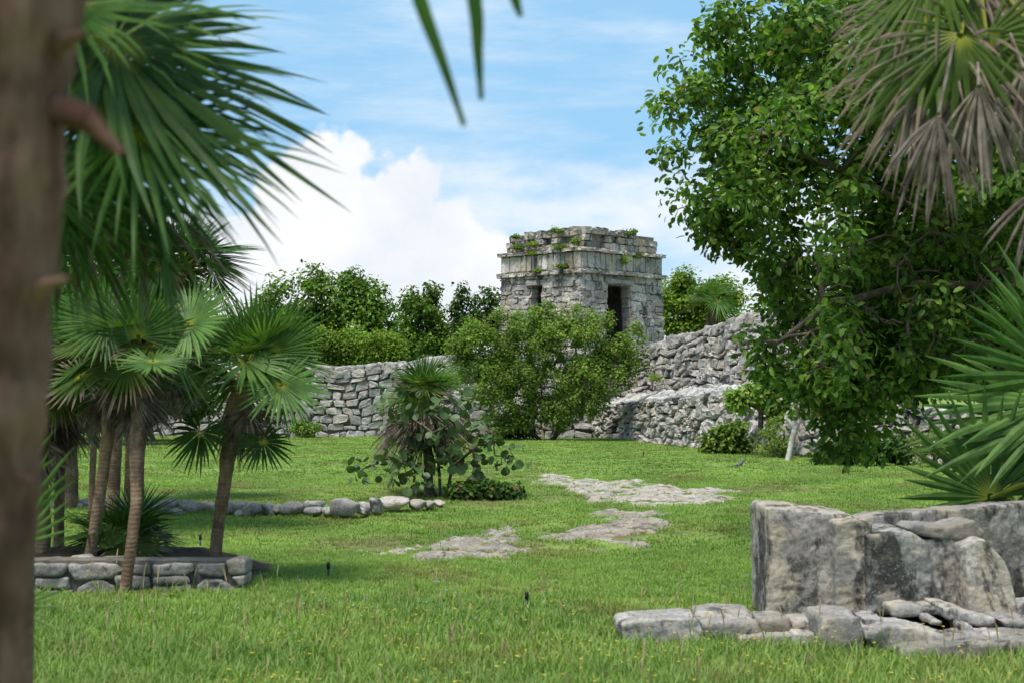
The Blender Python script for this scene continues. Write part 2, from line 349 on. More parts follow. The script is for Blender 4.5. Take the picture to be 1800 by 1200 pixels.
# ------------------------------------------------------------------ stone masonry
def voronoi(W, H, n, aniso, seed, relax=0):
    """cells of a W x H rectangle; aniso > 1 makes wide stones"""
    rng = np.random.RandomState(seed); w = W / aniso; r0 = math.sqrt(w * H / n); pts = []; tries = 0
    while len(pts) < n and tries < 60 * n:
        tries += 1; p = (rng.rand() * w, rng.rand() * H); lim = r0 * (0.36 if tries % 3 else 0.95)
        if all((p[0] - q[0]) ** 2 + (p[1] - q[1]) ** 2 > lim * lim for q in pts): pts.append(p)
    s = np.array(pts); n = len(s)
    for it in range(relax + 1):
        cells = []
        for i in range(n):
            poly = [(0.0, 0.0), (w, 0.0), (w, H), (0.0, H)]
            d = np.hypot(*(s - s[i]).T); order = np.argsort(d)[1:22]
            for j in order:
                mx, my = (s[i] + s[j]) / 2; nx, ny = s[j] - s[i]; out = []
                for k in range(len(poly)):
                    a, b = poly[k], poly[(k + 1) % len(poly)]
                    da = (a[0] - mx) * nx + (a[1] - my) * ny; db = (b[0] - mx) * nx + (b[1] - my) * ny
                    if da <= 0: out.append(a)
                    if (da < 0) != (db < 0) and da != db:
                        q = da / (da - db); out.append((a[0] + (b[0] - a[0]) * q, a[1] + (b[1] - a[1]) * q))
                poly = out
                if len(poly) < 3: break
            cells.append(poly)
        if it < relax:
            for i, c in enumerate(cells):
                if len(c) > 2: s[i] = s[i] * 0.55 + 0.45 * np.mean(c, 0)
    return [np.array([(x * aniso, y) for x, y in c]) for c in cells if len(c) >= 3]

def courses(W, H, rh, bw, seed, holes=(), v0=0.0, jit=0.012, lean=0.0):
    """coursed blocks; holes are (u0, u1, v0, v1)"""
    rng = random.Random(seed); cells = []; v = v0
    while v < H - 1e-6:
        h = rng.uniform(*rh)
        if H - v - h < rh[0] * 0.6: h = H - v
        spans = [(0.0, W)]
        for (a, b, c, d) in holes:
            if v + h * 0.5 > c and v + h * 0.5 < d:
                a = a - lean * (1 - (v + h * 0.5) / d) if d > 1 else a
                spans = [q for s0, s1 in spans for q in ((s0, min(s1, a)), (max(s0, b), s1)) if q[1] - q[0] > 0.04]
        for s0, s1 in spans:
            u = s0
            while u < s1 - 1e-6:
                w = rng.uniform(*bw)
                if s1 - u - w < bw[0] * 0.6: w = s1 - u
                j = lambda: rng.uniform(-jit, jit)
                cells.append(np.array([(u + j(), v + j()), (u + w + j(), v + j()), (u + w + j(), v + h + j()), (u + j(), v + h + j())]))
                u += w
        v += h
    return cells

def stone(parent, cell, P, rng, gap, back, bulge, mat, name='stone', round_=0.72, rough=0.25, split=True, soft=0.16, smooth=False, depthvar=0.0):
    """one stone whose outline is the cell; P(u, v, w) maps to the world, w outward"""
    c = cell.mean(0); pts = []
    for k in range(len(cell)):
        a, b = cell[k], cell[(k + 1) % len(cell)]; l = np.hypot(*(b - a))
        if l < gap * 1.2: continue
        pts.append(a)
        if split and l > gap * 6: pts.append((a + b) / 2 + np.array([rng.uniform(-1, 1), rng.uniform(-1, 1)]) * l * 0.05)
    if len(pts) < 3: return None
    pts = np.array(pts); d = pts - c; L = np.hypot(*d.T) + 1e-6
    size = L.mean(); inner = d * np.clip((L - gap) / L, 0.3, 1)[:, None]
    # round the corners of the outline
    m = len(inner); sm = inner * (1 - soft) + soft * 0.5 * (np.roll(inner, 1, 0) + np.roll(inner, -1, 0))
    V = []; bl = bulge * rng.uniform(0.45, 1.35); off = bulge * rng.uniform(-0.45, 0.35) * depthvar
    tu, tv = rng.uniform(-0.3, 0.3), rng.uniform(-0.3, 0.3)
    rings = [(1.0, -back), (1.0, bl * 0.10), (0.94, bl * 0.72), (round_, bl * 0.98)]
    for ri, (s, w) in enumerate(rings):
        for q in sm:
            ww = w + (rng.uniform(-1, 1) * bulge * rough + (q[0] * tu + q[1] * tv) * 0.35 if ri >= 1 else 0)
            V.append(P(c[0] + q[0] * s, c[1] + q[1] * s, ww + off))
    V.append(P(c[0], c[1], off + bl * rng.uniform(0.8, 1.15)))
    F = []
    for r in range(3):
        for k in range(m):
            k2 = (k + 1) % m; F.append((r * m + k, r * m + k2, (r + 1) * m + k2, (r + 1) * m + k))
    for k in range(m): F.append((3 * m + k, 3 * m + (k + 1) % m, 4 * m))
    o = P(c[0], c[1], 0)
    me = mesh_py(name, [v - o for v in V], F, mat, smooth)
    return link(name, me, parent, o - Vector(parent.location))

def box_mesh(name, lo, hi, mat=None):
    (a, b, c), (d, e, f) = lo, hi
    V = [(a, b, c), (d, b, c), (d, e, c), (a, e, c), (a, b, f), (d, b, f), (d, e, f), (a, e, f)]
    F = [(0, 3, 2, 1), (4, 5, 6, 7), (0, 1, 5, 4), (1, 2, 6, 5), (2, 3, 7, 6), (3, 0, 4, 7)]
    return mesh_py(name, V, F, mat, False)

def polyline_fn(pts):
    """pts: (x, y, zbase, ztop) knots -> f(s) giving x, y, z0, z1 and the outward (towards camera-left) normal"""
    P = np.array(pts, float); seg = np.hypot(*(P[1:, :2] - P[:-1, :2]).T); S = np.concatenate([[0], np.cumsum(seg)])
    def f(s):
        return np.array([np.interp(s, S, P[:, k]) for k in range(4)])
    def nrm(s):
        a, b = f(max(s - 0.6, 0)), f(min(s + 0.6, S[-1])); d = (b - a)[:2]; d /= np.hypot(*d) + 1e-9
        return Vector((d[1], -d[0], 0))
    return f, nrm, S[-1]

def rubble_wall(name, label, pts, n, aniso, seed, mat, thick, bulge=0.07, gap=0.016, batter=0.10, cap=True, group=None, rows=None, **st):
    f, nrm, Ltot = polyline_fn(pts); rng = random.Random(seed)
    Href = float(np.mean([p[3] - p[2] for p in pts]))
    a = f(0); root = empty(name, (a[0], a[1], 0), label, 'wall', group)
    def P(u, v, w):
        q = f(min(max(u, 0), Ltot)); nn = nrm(u); vv = v / Href; z = q[2] + (q[3] - q[2]) * vv
        ww = w + batter * (1 - vv) * (q[3] - q[2])
        return Vector((q[0] + nn.x * ww, q[1] + nn.y * ww, z))
    def warp(c):
        c[:, 1] += np.where((c[:, 1] > 0.05) & (c[:, 1] < Href - 0.05), 0.07 * np.sin(c[:, 0] * 1.7 + seed) + 0.05 * np.sin(c[:, 0] * 4.3 + c[:, 1] * 3), 0); return c
    cells = [warp(c) for c in courses(Ltot, Href, rows[0], rows[1], seed, (), 0, rows[2])] if rows else voronoi(Ltot, Href, n, aniso, seed)
    for c in cells:
        c[:, 1] += np.where(c[:, 1] > Href - 1e-4, np.array([rng.uniform(-0.10, 0.08) for _ in c]), 0)
        stone(root, c, P, rng, gap * rng.uniform(0.5, 2.0), 0.16, bulge, mat, depthvar=1.0, **st)
    # core
    V = []; K = max(2, int(Ltot / 0.5)); F = []
    for i in range(K + 1):
        s = Ltot * i / K; q = f(s); nn = nrm(s); b = batter * (q[3] - q[2])
        for (w, z) in ((b - 0.05, q[2] - 0.2), (-0.05, q[3] - 0.07), (-thick, q[3] - 0.07), (-thick, q[2] - 0.2)):
            V.append((q[0] + nn.x * w - a[0], q[1] + nn.y * w - a[1], z))
    for i in range(K):
        for k in range(4):
            F.append((i * 4 + k, (i + 1) * 4 + k, (i + 1) * 4 + (k + 1) % 4, i * 4 + (k + 1) % 4))
    F += [(0, 1, 2, 3), (K * 4 + 3, K * 4 + 2, K * 4 + 1, K * 4)]
    link('core', mesh_py('core', V, F, M['mortar'], False), root)
    if cap:   # stones lying on top of the wall
        nc = int(Ltot * min(thick, 1.2) / 0.22)
        w_ = min(thick, 1.2)
        def Q(u, v, w):
            q = f(min(max(u, 0), Ltot)); nn = nrm(u)
            return Vector((q[0] - nn.x * v, q[1] - nn.y * v, q[3] - 0.03 + w))
        for c in voronoi(Ltot, w_, nc, 1.3, seed + 5, 1):
            stone(root, c, Q, rng, gap, 0.10, bulge * 1.7, mat)
    return root, f, nrm, Ltot

def at2(px, Y):
    return ((px - 900) / FPX * Y, Y)
def wpts(rows):
    return [(*at2(px, Y), z0, z1) for px, Y, z0, z1 in rows]
rubble_wall('stone_wall', 'long grey rubble wall across the back of the lawn, left of the tower',
            wpts([(225, 47.0, -0.05, 2.05), (420, 46.8, -0.05, 2.1), (600, 46.6, -0.05, 2.22), (720, 46.4, -0.05, 2.35), (800, 46.2, -0.05, 2.65), (1060, 45.6, -0.05, 2.8)]),
            300, 1.6, 11, M['far_stone'], 1.4, 0.07, 0.009, group='ancient city walls', rows=((0.19, 0.38), (0.24, 0.60), 0.07), soft=0.24)
LOW = [(1030, 46.5, -0.05, 1.05), (1100, 43.8, -0.05, 1.12), (1204, 39.5, -0.05, 1.35), (1338, 35.2, -0.05, 1.62), (1480, 32.2, -0.05, 1.55), (1620, 30.5, -0.05, 1.2), (1800, 29.5, -0.05, 1.0)]
UPP = [(1090, 47.6, 0.9, 2.75), (1140, 46.8, 1.1, 2.92), (1227, 43.6, 1.3, 3.28), (1315, 40.6, 1.4, 3.62), (1420, 38.0, 1.4, 3.3), (1560, 36.0, 1.2, 2.6)]
lw, lf, ln, lL = rubble_wall('stone_wall', 'low front tier of rubble wall right of the big round bush', wpts(LOW), 290, 1.35, 23, M['wall_stone'], 0.5, 0.13, 0.020, 0.10, False, 'ancient city walls', soft=0.26, round_=0.72, rough=0.3)
uw, uf, un, uL = rubble_wall('stone_wall', 'upper set-back tier of rubble wall rising right of the tower', wpts(UPP), 280, 1.6, 31, M['wall_stone'], 1.3, 0.09, 0.012, 0.14, True, 'ancient city walls', rows=((0.14, 0.32), (0.20, 0.58), 0.06), soft=0.28)
def terrace():
    """sloping rubble ledge between the two tiers: stones belong to the front tier"""
    rng = random.Random(4)
    def P(u, v, w):
        s = u / 14.0; a = lf(lL * (0.02 + 0.72 * s)); b = uf(uL * (0.02 + 0.96 * s)); k = v / 3.0
        z = (a[3] - 0.02) * (1 - k) + (max(b[2] + 0.30, a[3] + 0.08)) * k
        return Vector((a[0] * (1 - k) + b[0] * k, a[1] * (1 - k) + b[1] * k, z + w + 0.05 * math.sin(u * 3 + v * 5)))
    for c in voronoi(14.0, 3.0, 230, 1.2, 77, 1): stone(lw, c, P, rng, 0.02, 0.12, 0.05, M['ledge_stone'])
    V = []; F = []; K = 24
    for i in range(K + 1):
        for v in (-0.0, 3.0): V.append(P(14.0 * i / K, v, -0.08) - Vector(lw.location))
    for i in range(K): F.append((2 * i, 2 * i + 2, 2 * i + 3, 2 * i + 1))
    link('ledge_fill', mesh_py('ledge_fill', V, F, M['mortar']), lw)
terrace()

# ------------------------------------------------------------------ the tower
def build_tower():
    rng = random.Random(8)
    N = Vector((*at2(1023, 46.2), 0)); a = R(45)
    el, er = Vector((-math.cos(a), math.sin(a), 0)), Vector((math.sin(a), math.cos(a), 0))
    WL, WR = 3.74, 4.12
    root = empty('stone_tower', N, 'small ruined stone tower with two doorways and moulded cornices on the wall corner', 'tower')
    ts = M['tower_stone']; Zb, Z1, Z2, Z3, Z4, Z5 = 2.2, 5.30, 5.47, 6.02, 6.16, 6.84
    # faces: origin at the end that makes u run left->right seen from outside
    faces = {'L': (N + el * WL, -el, -er, WL), 'R': (N.copy(), er, -el, WR)}
    doors = {'L': (1.42, 1.96, 0, 4.98 - Zb), 'R': (1.28, 2.40, 0, 4.98 - Zb)}
    def mapper(o, e, n, z0, off, batter=0.0, zt=Z1):
        def P(u, v, w):
            z = z0 + v; return o + e * u + n * (w + off + batter * (zt - z)) + Vector((0, 0, z))
        return P
    def lin(name, P, u0, u1, v0, v1, w0, w1, mat, bulge=0.0):
        V = [P(u, v, w) - N for w in (w0, w1) for (u, v) in ((u0, v0), (u1, v0), (u1, v1), (u0, v1))]
        F = [(0, 3, 2, 1), (4, 5, 6, 7), (0, 1, 5, 4), (1, 2, 6, 5), (2, 3, 7, 6), (3, 0, 4, 7)]
        return link(name, mesh_py(name, V, F, mat, False), root)
    for k, (o, e, n, W) in faces.items():
        P = mapper(o, e, n, Zb, 0.0, 0.05); H = Z1 - Zb
        d0, d1, _, dh = doors[k]
        T = 0.42; ln_ = 0.34 if k == 'R' else 0.08
        # wall core around the doorway
        cw = [(0.03 if k == 'R' else 0.0, d0 - ln_ - 0.02, 0, H), (d0 - ln_ - 0.018, d0, dh, H), (d1, W - (0.0 if k == 'R' else 0.03), 0, H), (d0, d1, dh, H)]
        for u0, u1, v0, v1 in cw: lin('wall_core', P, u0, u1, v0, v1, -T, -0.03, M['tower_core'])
        lint = (d0 - 0.22, d1 + 0.25, dh, dh + 0.24)
        for c in courses(W, H, (0.11, 0.30), (0.14, 0.62), 5 if k == 'L' else 6, [(d0, d1, 0, dh), lint], 0, 0.05, ln_):
            stone(root, c, P, rng, 0.0045, 0.25, 0.017, ts, round_=0.88, rough=0.9)
        # leaning jamb facing stones and lintel
        stone(root, np.array([(lint[0] + .02, dh), (lint[1], dh - 0.01), (lint[1], lint[3] - 0.03), (lint[0], lint[3])]), P, rng, 0.01, 0.5, 0.07, M['wall_stone'], 'lintel', 0.9, 0.2)
        for v0 in np.arange(0.4, dh, 0.33):
            for (u, s) in ((d0, 1), (d1, -1)):
                def J(x, y, w, u=u, s=s): return P(u + s * w - (ln_ * (1 - y / dh) if s > 0 else 0), y, x)
                cc = np.array([(-0.40, v0), (-0.02, v0), (-0.02, v0 + 0.33), (-0.40, v0 + 0.33)])
                stone(root, cc if s > 0 else cc[::-1].copy(), J, rng, 0.006, 0.06, 0.02, ts, 'jamb_stone', 0.85, 0.3)
        # lower cornice
        C1 = mapper(o, e, n, Z1, 0.10)
        for c in courses(W + 0.24, Z2 - Z1, (0.17, 0.17), (0.28, 0.62), 15 if k == 'L' else 16, (), 0, 0.012):
            c[:, 0] -= 0.12; stone(root, c, C1, rng, 0.008, 0.3, 0.055, ts, 'cornice_stone', 0.9, 0.5)
        # frieze of upright slabs
        C2 = mapper(o, e, n, Z2, 0.02)
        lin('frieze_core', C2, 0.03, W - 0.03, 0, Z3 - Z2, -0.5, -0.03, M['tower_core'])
        for c in courses(W, Z3 - Z2, (0.56, 0.56), (0.2, 0.46), 25 if k == 'L' else 26, (), 0, 0.02):
            stone(root, c, C2, rng, 0.006, 0.12, 0.02, ts, 'frieze_slab', 0.92, 0.8)
        # upper cornice
        C3 = mapper(o, e, n, Z3, 0.09)
        for c in courses(W + 0.22, Z4 - Z3, (0.14, 0.14), (0.26, 0.6), 35 if k == 'L' else 36, (), 0, 0.016):
            c[:, 0] -= 0.11; stone(root, c, C3, rng, 0.008, 0.3, 0.05, ts, 'cornice_stone', 0.9, 0.6)
        # parapet: back wall, recessed panels, pilasters, broken top
        C4 = mapper(o, e, n, Z4, -0.13, -0.14, Z4)
        if k == 'L': panels = [(0.34, 0.62, 0.10, 0.52), (1.25, 1.55, 0.20, 0.52), (1.95, 2.3, 0.2, 0.52), (2.72, 3.34, 0.14, 0.50)]
        else: panels = [(0.55, 1.22, 0.10, 0.50), (1.55, 1.86, 0.24, 0.50)]
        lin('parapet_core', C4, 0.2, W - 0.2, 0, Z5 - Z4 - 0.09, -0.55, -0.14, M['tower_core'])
        for c in courses(W - 0.34, Z5 - Z4, (0.15, 0.24), (0.18, 0.46), 45 if k == 'L' else 46, [(p[0] - 0.17, p[1] - 0.17, p[2], p[3]) for p in panels], 0, 0.022):
            c[:, 0] += 0.17
            far = c[:, 0].mean() / W if k == 'R' else 1 - c[:, 0].mean() / W
            top = c[:, 1].max() > Z5 - Z4 - 0.05
            if top and rng.random() < (0.42 if far > 0.62 else 0.0): continue
            if top: c[2:, 1] += rng.uniform(-0.06, 0.05)
            stone(root, c, C4, rng, 0.007, 0.28, 0.035, ts, 'parapet_stone', 0.88, 0.9)
        # rubble rising towards the corner, roof edge
    # roof slab, floor and the two hidden walls
    def slab(name, z0, z1, inset, mat):
        p = [N + el * inset + er * inset, N + er * (WR - inset) + el * inset, N + er * (WR - inset) + el * (WL - inset), N + el * (WL - inset) + er * inset]
        V = [q - N + Vector((0, 0, z)) for z in (z0, z1) for q in p]
        F = [(0, 3, 2, 1), (4, 5, 6, 7), (0, 1, 5, 4), (1, 2, 6, 5), (2, 3, 7, 6), (3, 0, 4, 7)]
        link(name, mesh_py(name, V, F, mat, False), root)
    slab('roof', 5.12, 6.46, 0.36, M['tower_core']); slab('floor', 0.4, 2.35, 0.05, M['tower_core'])
    B1 = mapper(N + el * WL, er, el, Zb, 0.0); lin('wall_core', B1, 0.0, WR, 0, Z4 - Zb, -0.6, 0, M['tower_core'])
    B2 = mapper(N + er * WR, el, er, Zb, 0.0); lin('wall_core', B2, 0.0, WL - 0.61, 0, Z4 - Zb, -0.6, 0, M['tower_core'])
    for P_, W_, s_ in ((mapper(N + el * WL, er, el, Z4, -0.3), WR, 3), (mapper(N + er * WR, el, er, Z4, -0.3), WL, 4)):
        for c in courses(W_ - 0.6, 0.5, (0.16, 0.26), (0.25, 0.5), s_, (), 0, 0.02):
            c[:, 0] += 0.3; stone(root, c, P_, rng, 0.012, 0.3, 0.04, ts, 'parapet_stone', 0.85, 0.5)
    return N, el, er, faces
TN, TEL, TER, TF = build_tower()

# ------------------------------------------------------------------ solid weathered blocks and rocks
def remeshed(me, voxel):
    o = bpy.data.objects.new('tmp', me); COL.objects.link(o)
    m = o.modifiers.new('r', 'REMESH'); m.mode = 'VOXEL'; m.voxel_size = voxel
    dg = bpy.context.evaluated_depsgraph_get(); dg.update()
    r = bpy.data.meshes.new_from_object(o.evaluated_get(dg)); bpy.data.objects.remove(o); return r
def weather(me, seed, amps):
    n = len(me.vertices); co = np.empty(n * 3, np.float32); no = np.empty(n * 3, np.float32)
    me.vertices.foreach_get('co', co); me.vertices.foreach_get('normal', no); co = co.reshape(-1, 3); no = no.reshape(-1, 3)
    sh = Vector((seed * 7.3, seed * 3.1, seed * 1.7)); d = np.zeros(n)
    for i in range(n):
        v = Vector(co[i]) + sh; s = 0
        for sc_, am in amps: s += noise.noise(v * sc_) * am
        d[i] = s
    co += no * d[:, None]; me.vertices.foreach_set('co', co.ravel()); me.polygons.foreach_set('use_smooth', [True] * len(me.polygons)); me.update()
def block(parent, name, outline, Yf, thick, mat, voxel=0.022, seed=1, amps=((2.2, 0.008), (7, 0.007), (20, 0.007), (45, 0.005)), lean=0.0):
    """front outline in photo pixels on the plane Y = Yf(px), solid body thick metres deep"""
    fy = Yf if callable(Yf) else (lambda px: Yf)
    front = [at(x, y, fy(x)) for x, y in outline]; zb = min(p.z for p in front)
    front = [p + Vector((0, lean * (p.z - zb), 0)) for p in front]
    n = len(front); o = Vector((np.mean([p.x for p in front]), np.mean([p.y for p in front]) + thick / 2, zb))
    c = Vector((np.mean([p.x for p in front]), 0, np.mean([p.z for p in front])))
    backp = [p + Vector((0, thick, 0)) for p in front]
    V = [p - o for p in front] + [p - o for p in backp]
    F = [tuple(range(n))[::-1], tuple(range(n, 2 * n))] + [(k, (k + 1) % n, n + (k + 1) % n, n + k) for k in range(n)]
    me = mesh_py(name, V, F, None, False); bm = bmesh.new(); bm.from_mesh(me); bmesh.ops.recalc_face_normals(bm, faces=bm.faces); bmesh.ops.triangulate(bm, faces=bm.faces); bm.to_mesh(me); bm.free()
    me2 = remeshed(me, voxel); weather(me2, seed, amps); me2.name = name
    for _ in range(1): pass
    return link(name, me2, parent, o - (Vector(parent.location) if parent else Vector()), mat)

def build_ruin():
    root = empty('ruined_altar', G(1560, 1090), 'ruined stuccoed masonry block with dark stains and loose footing stones, lower right', 'ruin')
    rs, fs = M['ruin_stone'], M['foot_stone']
    ym = lambda px: 9.75 - (px - 1320) * 0.0012
    block(root, 'pier', [(1347, 893), (1360, 891), (1420, 896), (1505, 906), (1503, 950), (1498, 1090), (1347, 1092)], ym, 0.62, rs, 0.013, 1)
    block(root, 'pilaster', [(1466, 917), (1500, 911), (1533, 916), (1530, 1000), (1526, 1078), (1470, 1082)], lambda px: 9.42, 0.5, rs, 0.012, 2)
    block(root, 'stained_block', [(1524, 940), (1580, 933), (1606, 935), (1632, 955), (1640, 1000), (1636, 1078), (1528, 1080)], lambda px: 9.34, 0.55, M['stained'], 0.012, 3)
    block(root, 'panel_block', [(1618, 948), (1660, 943), (1716, 944), (1712, 1080), (1634, 1080)], lambda px: 9.42, 0.6, rs, 0.013, 4)
    block(root, 'leaning_slab', [(1700, 962), (1722, 950), (1742, 950), (1776, 990), (1788, 1040), (1790, 1094), (1740, 1086), (1706, 1076)], lambda px: 9.16, 0.3, rs, 0.012, 5, lean=0.12)
    block(root, 'loose_stone', [(1592, 928), (1608, 921), (1665, 925), (1700, 917), (1712, 915), (1732, 934), (1728, 948), (1650, 948), (1610, 942)], lambda px: 9.40, 0.34, fs, 0.016, 6)
    block(root, 'back_slab', [(1500, 916), (1540, 905), (1640, 897), (1740, 888), (1850, 882), (1960, 880), (1960, 1090), (1500, 1090)], lambda px: 9.85 + (px - 1500) * 0.0008, 0.30, rs, 0.016, 7)
    foots = [([(1090, 1096), (1130, 1088), (1225, 1086), (1236, 1106), (1228, 1136), (1120, 1138), (1092, 1122)], 9.05, .4),
             ([(1222, 1080), (1260, 1074), (1318, 1078), (1336, 1092), (1320, 1098), (1230, 1094)], 9.45, .4),
             ([(1230, 1094), (1330, 1092), (1340, 1112), (1326, 1124), (1236, 1124)], 9.1, .35),
             ([(1336, 1088), (1386, 1088), (1390, 1112), (1350, 1116), (1338, 1108)], 9.12, .35),
             ([(1390, 1090), (1440, 1090), (1446, 1118), (1396, 1122)], 9.1, .35),
             ([(1396, 1112), (1450, 1112), (1448, 1160), (1390, 1160)], 8.98, .3), ([(1300, 1118), (1394, 1116), (1390, 1150), (1296, 1152)], 9.03, .3),
             ([(1445, 1086), (1470, 1082), (1512, 1084), (1520, 1110), (1518, 1158), (1446, 1156), (1440, 1120)], 8.78, .5),
             ([(1518, 1086), (1555, 1086), (1560, 1112), (1524, 1118)], 8.95, .35),
             ([(1522, 1116), (1560, 1098), (1620, 1104), (1668, 1122), (1690, 1136), (1640, 1144), (1540, 1150)], 8.72, .4),
             ([(1566, 1066), (1600, 1062), (1626, 1068), (1624, 1084), (1570, 1086)], 9.12, .35), ([(1624, 1066), (1650, 1068), (1656, 1084), (1628, 1086)], 9.1, .3),
             ([(1654, 1066), (1700, 1074), (1752, 1088), (1748, 1102), (1690, 1096), (1660, 1086)], 9.0, .4), ([(1632, 1086), (1656, 1088), (1660, 1102), (1636, 1100)], 8.9, .25),
             ([(1686, 1094), (1712, 1100), (1722, 1128), (1700, 1130)], 8.85, .3), ([(1726, 1118), (1752, 1110), (1776, 1124), (1778, 1136), (1728, 1136)], 8.75, .3),
             ([(1756, 1088), (1800, 1090), (1880, 1094), (1880, 1108), (1770, 1106)], 8.9, .5), ([(1580, 1144), (1680, 1130), (1790, 1126), (1900, 1124), (1900, 1160), (1590, 1164)], 8.5, .45),
             ([(1790, 1060), (1880, 1062), (1880, 1092), (1792, 1090)], 9.1, .3)]
    for i, (ol, Y, th) in enumerate(foots):
        block(root, 'footing_stone', ol, Y, th, fs, 0.018, 20 + i, ((4, 0.022), (11, 0.011), (30, 0.006)))
    link('rubble_fill', box_mesh('rubble_fill', (-0.55, -0.25, -0.1), (1.6, 0.5, 0.10), M['soil']), root)
build_ruin()

def rock(parent, name, c, size, seed, mat, sub=3, flat=0.0):
    bm = bmesh.new(); bmesh.ops.create_icosphere(bm, subdivisions=sub, radius=1.0); rng = random.Random(seed)
    planes = [(Vector((rng.gauss(0, 1), rng.gauss(0, 1), rng.gauss(0, 1))).normalized(), rng.uniform(0.58, 0.85)) for _ in range(12)]
    sh = Vector((seed * 3.7, seed * 1.3, 0))
    for v in bm.verts:
        p = v.co.normalized()
        p = Vector([math.copysign(abs(x) ** 0.58, x) for x in p])
        p *= 0.86
        for n, d in planes:
            k = p.dot(n) - d
            if k > 0: p -= n * k * 0.85
        p += p * (noise.noise(p * 1.7 + sh) * 0.12 + noise.noise(p * 5 + sh) * 0.05)
        v.co = Vector((p.x * size[0], p.y * size[1], p.z * size[2]))
    me = bpy.data.meshes.new(name); bm.to_mesh(me); bm.free(); me.polygons.foreach_set('use_smooth', [True] * len(me.polygons))
    o = link(name, me, parent, Vector(c) - (Vector(parent.location) if parent else Vector()), mat); o.rotation_euler = (rng.uniform(-.15, .15), rng.uniform(-.15, .15), rng.uniform(-.4, .4)); return o

def build_border():
    root = empty('stone_border', G(500, 900), 'low row of rough pale stones edging the lawn terrace behind the palms', 'stone border')
    rng = random.Random(3)
    spec = [(90, 884, 40, 12), (150, 886, 34, 11), (205, 888, 30, 12), (250, 890, 26, 11), (290, 889, 28, 13), (302, 899, 24, 8), (335, 890, 22, 12), (362, 888, 16, 9), (395, 892, 20, 13), (420, 893, 15, 12), (444, 893, 18, 14),
            (468, 893, 15, 12), (488, 894, 13, 10), (515, 893, 21, 13), (552, 887, 22, 10), (548, 898, 20, 7), (576, 898, 10, 8), (607, 890, 29, 17), (640, 890, 13, 10), (660, 886, 13, 15), (692, 884, 30, 12),
            (732, 886, 18, 9), (755, 886, 10, 7), (772, 884, 9, 5), (640, 898, 10, 6), (425, 901, 14, 6)]
    for i, (px, py, rx, ry) in enumerate(spec):
        g = G(px, py + ry); Y = g.y; s = Y / FPX
        p = at(px, py, Y + 0.1); p.z = max(p.z, ry * s * 0.75)
        rock(root, 'stone', p, (rx * s * 1.12, 0.16 + 0.05 * rng.random(), ry * s * 1.2), 100 + i, M['wall_stone' if px > 520 else 'foot_stone'])
build_border()

def build_planter():
    Y0 = 10.95; root = empty('planter_wall', on_ground(240, Y0), 'low mortared stone planter wall around the palm trunks, lower left', 'planter')
    ps = M['planter_stone']
    st = [[(-60, 990), (40, 988), (50, 1010), (40, 1025), (-60, 1026)], [(42, 990), (116, 990), (118, 1000), (108, 1012), (60, 1014), (50, 1006)], [(60, 1016), (118, 1014), (121, 1034), (80, 1036), (62, 1030)],
          [(118, 992), (160, 990), (206, 990), (213, 1004), (196, 1016), (132, 1020), (122, 1008)], [(128, 1052), (136, 1034), (158, 1020), (180, 1018), (200, 1030), (208, 1052)],
          [(214, 994), (262, 990), (264, 1008), (228, 1010), (216, 1006)], [(200, 1014), (216, 1010), (262, 1012), (264, 1032), (228, 1036), (206, 1030)], [(266, 992), (300, 990), (338, 990), (342, 1004), (330, 1010), (270, 1012)],
          [(268, 1014), (330, 1012), (334, 1024), (300, 1028), (268, 1026)], [(268, 1030), (300, 1030), (334, 1026), (338, 1040), (290, 1050), (266, 1048)], [(344, 992), (372, 990), (394, 990), (398, 1010), (386, 1016), (348, 1006)],
          [(342, 1050), (346, 1026), (360, 1016), (390, 1018), (412, 1036), (418, 1050)], [(396, 986), (412, 982), (430, 984), (431, 1008), (402, 1012)], [(406, 1014), (431, 1010), (431, 1030), (418, 1030)], [(412, 1034), (430, 1032), (430, 1052), (420, 1052)],
          [(44, 1036), (126, 1036), (128, 1052), (44, 1052)], [(208, 1036), (262, 1036), (262, 1052), (212, 1052)], [(-60, 1028), (42, 1028), (42, 1052), (-60, 1052)]]
    for i, ol in enumerate(st): block(root, 'stone', ol, Y0 - 0.02, 0.3, ps, 0.014, 60 + i, ((5, 0.018), (13, 0.01), (34, 0.004)))
    o = root.location
    x0, x1 = at2(-60, Y0)[0] - o.x, at2(429, Y0)[0] - o.x
    link('core', box_mesh('core', (x0, 0.03, -0.1), (x1, 0.26, 0.235), M['mortar']), root)
    xs, ys = np.linspace(x0, x1 + 0.15, 40), np.linspace(0.20, 2.3, 24); X, Y = np.meshgrid(xs, ys)
    f = np.clip((x1 + 0.1 - X) / 0.7, 0, 1) * np.clip((2.3 - Y) / 0.8, 0, 1); Z = -0.05 + 0.23 * f + 0.015 * np.sin(X * 9) * np.sin(Y * 11)
    k = np.arange(23)[:, None] * 40 + np.arange(39)[None, :]
    link('soil', mesh_uniform('soil', np.stack([X, Y, Z], -1).reshape(-1, 3), np.stack([k, k + 1, k + 41, k + 40], -1).reshape(-1, 4), M['soil']), root)
    for px, py in ((140, 984), (205, 986), (95, 986)): rock(root, 'stone', at(px, py, Y0 + 0.3) , (0.14, 0.1, 0.045), 310 + px, ps)
build_planter()

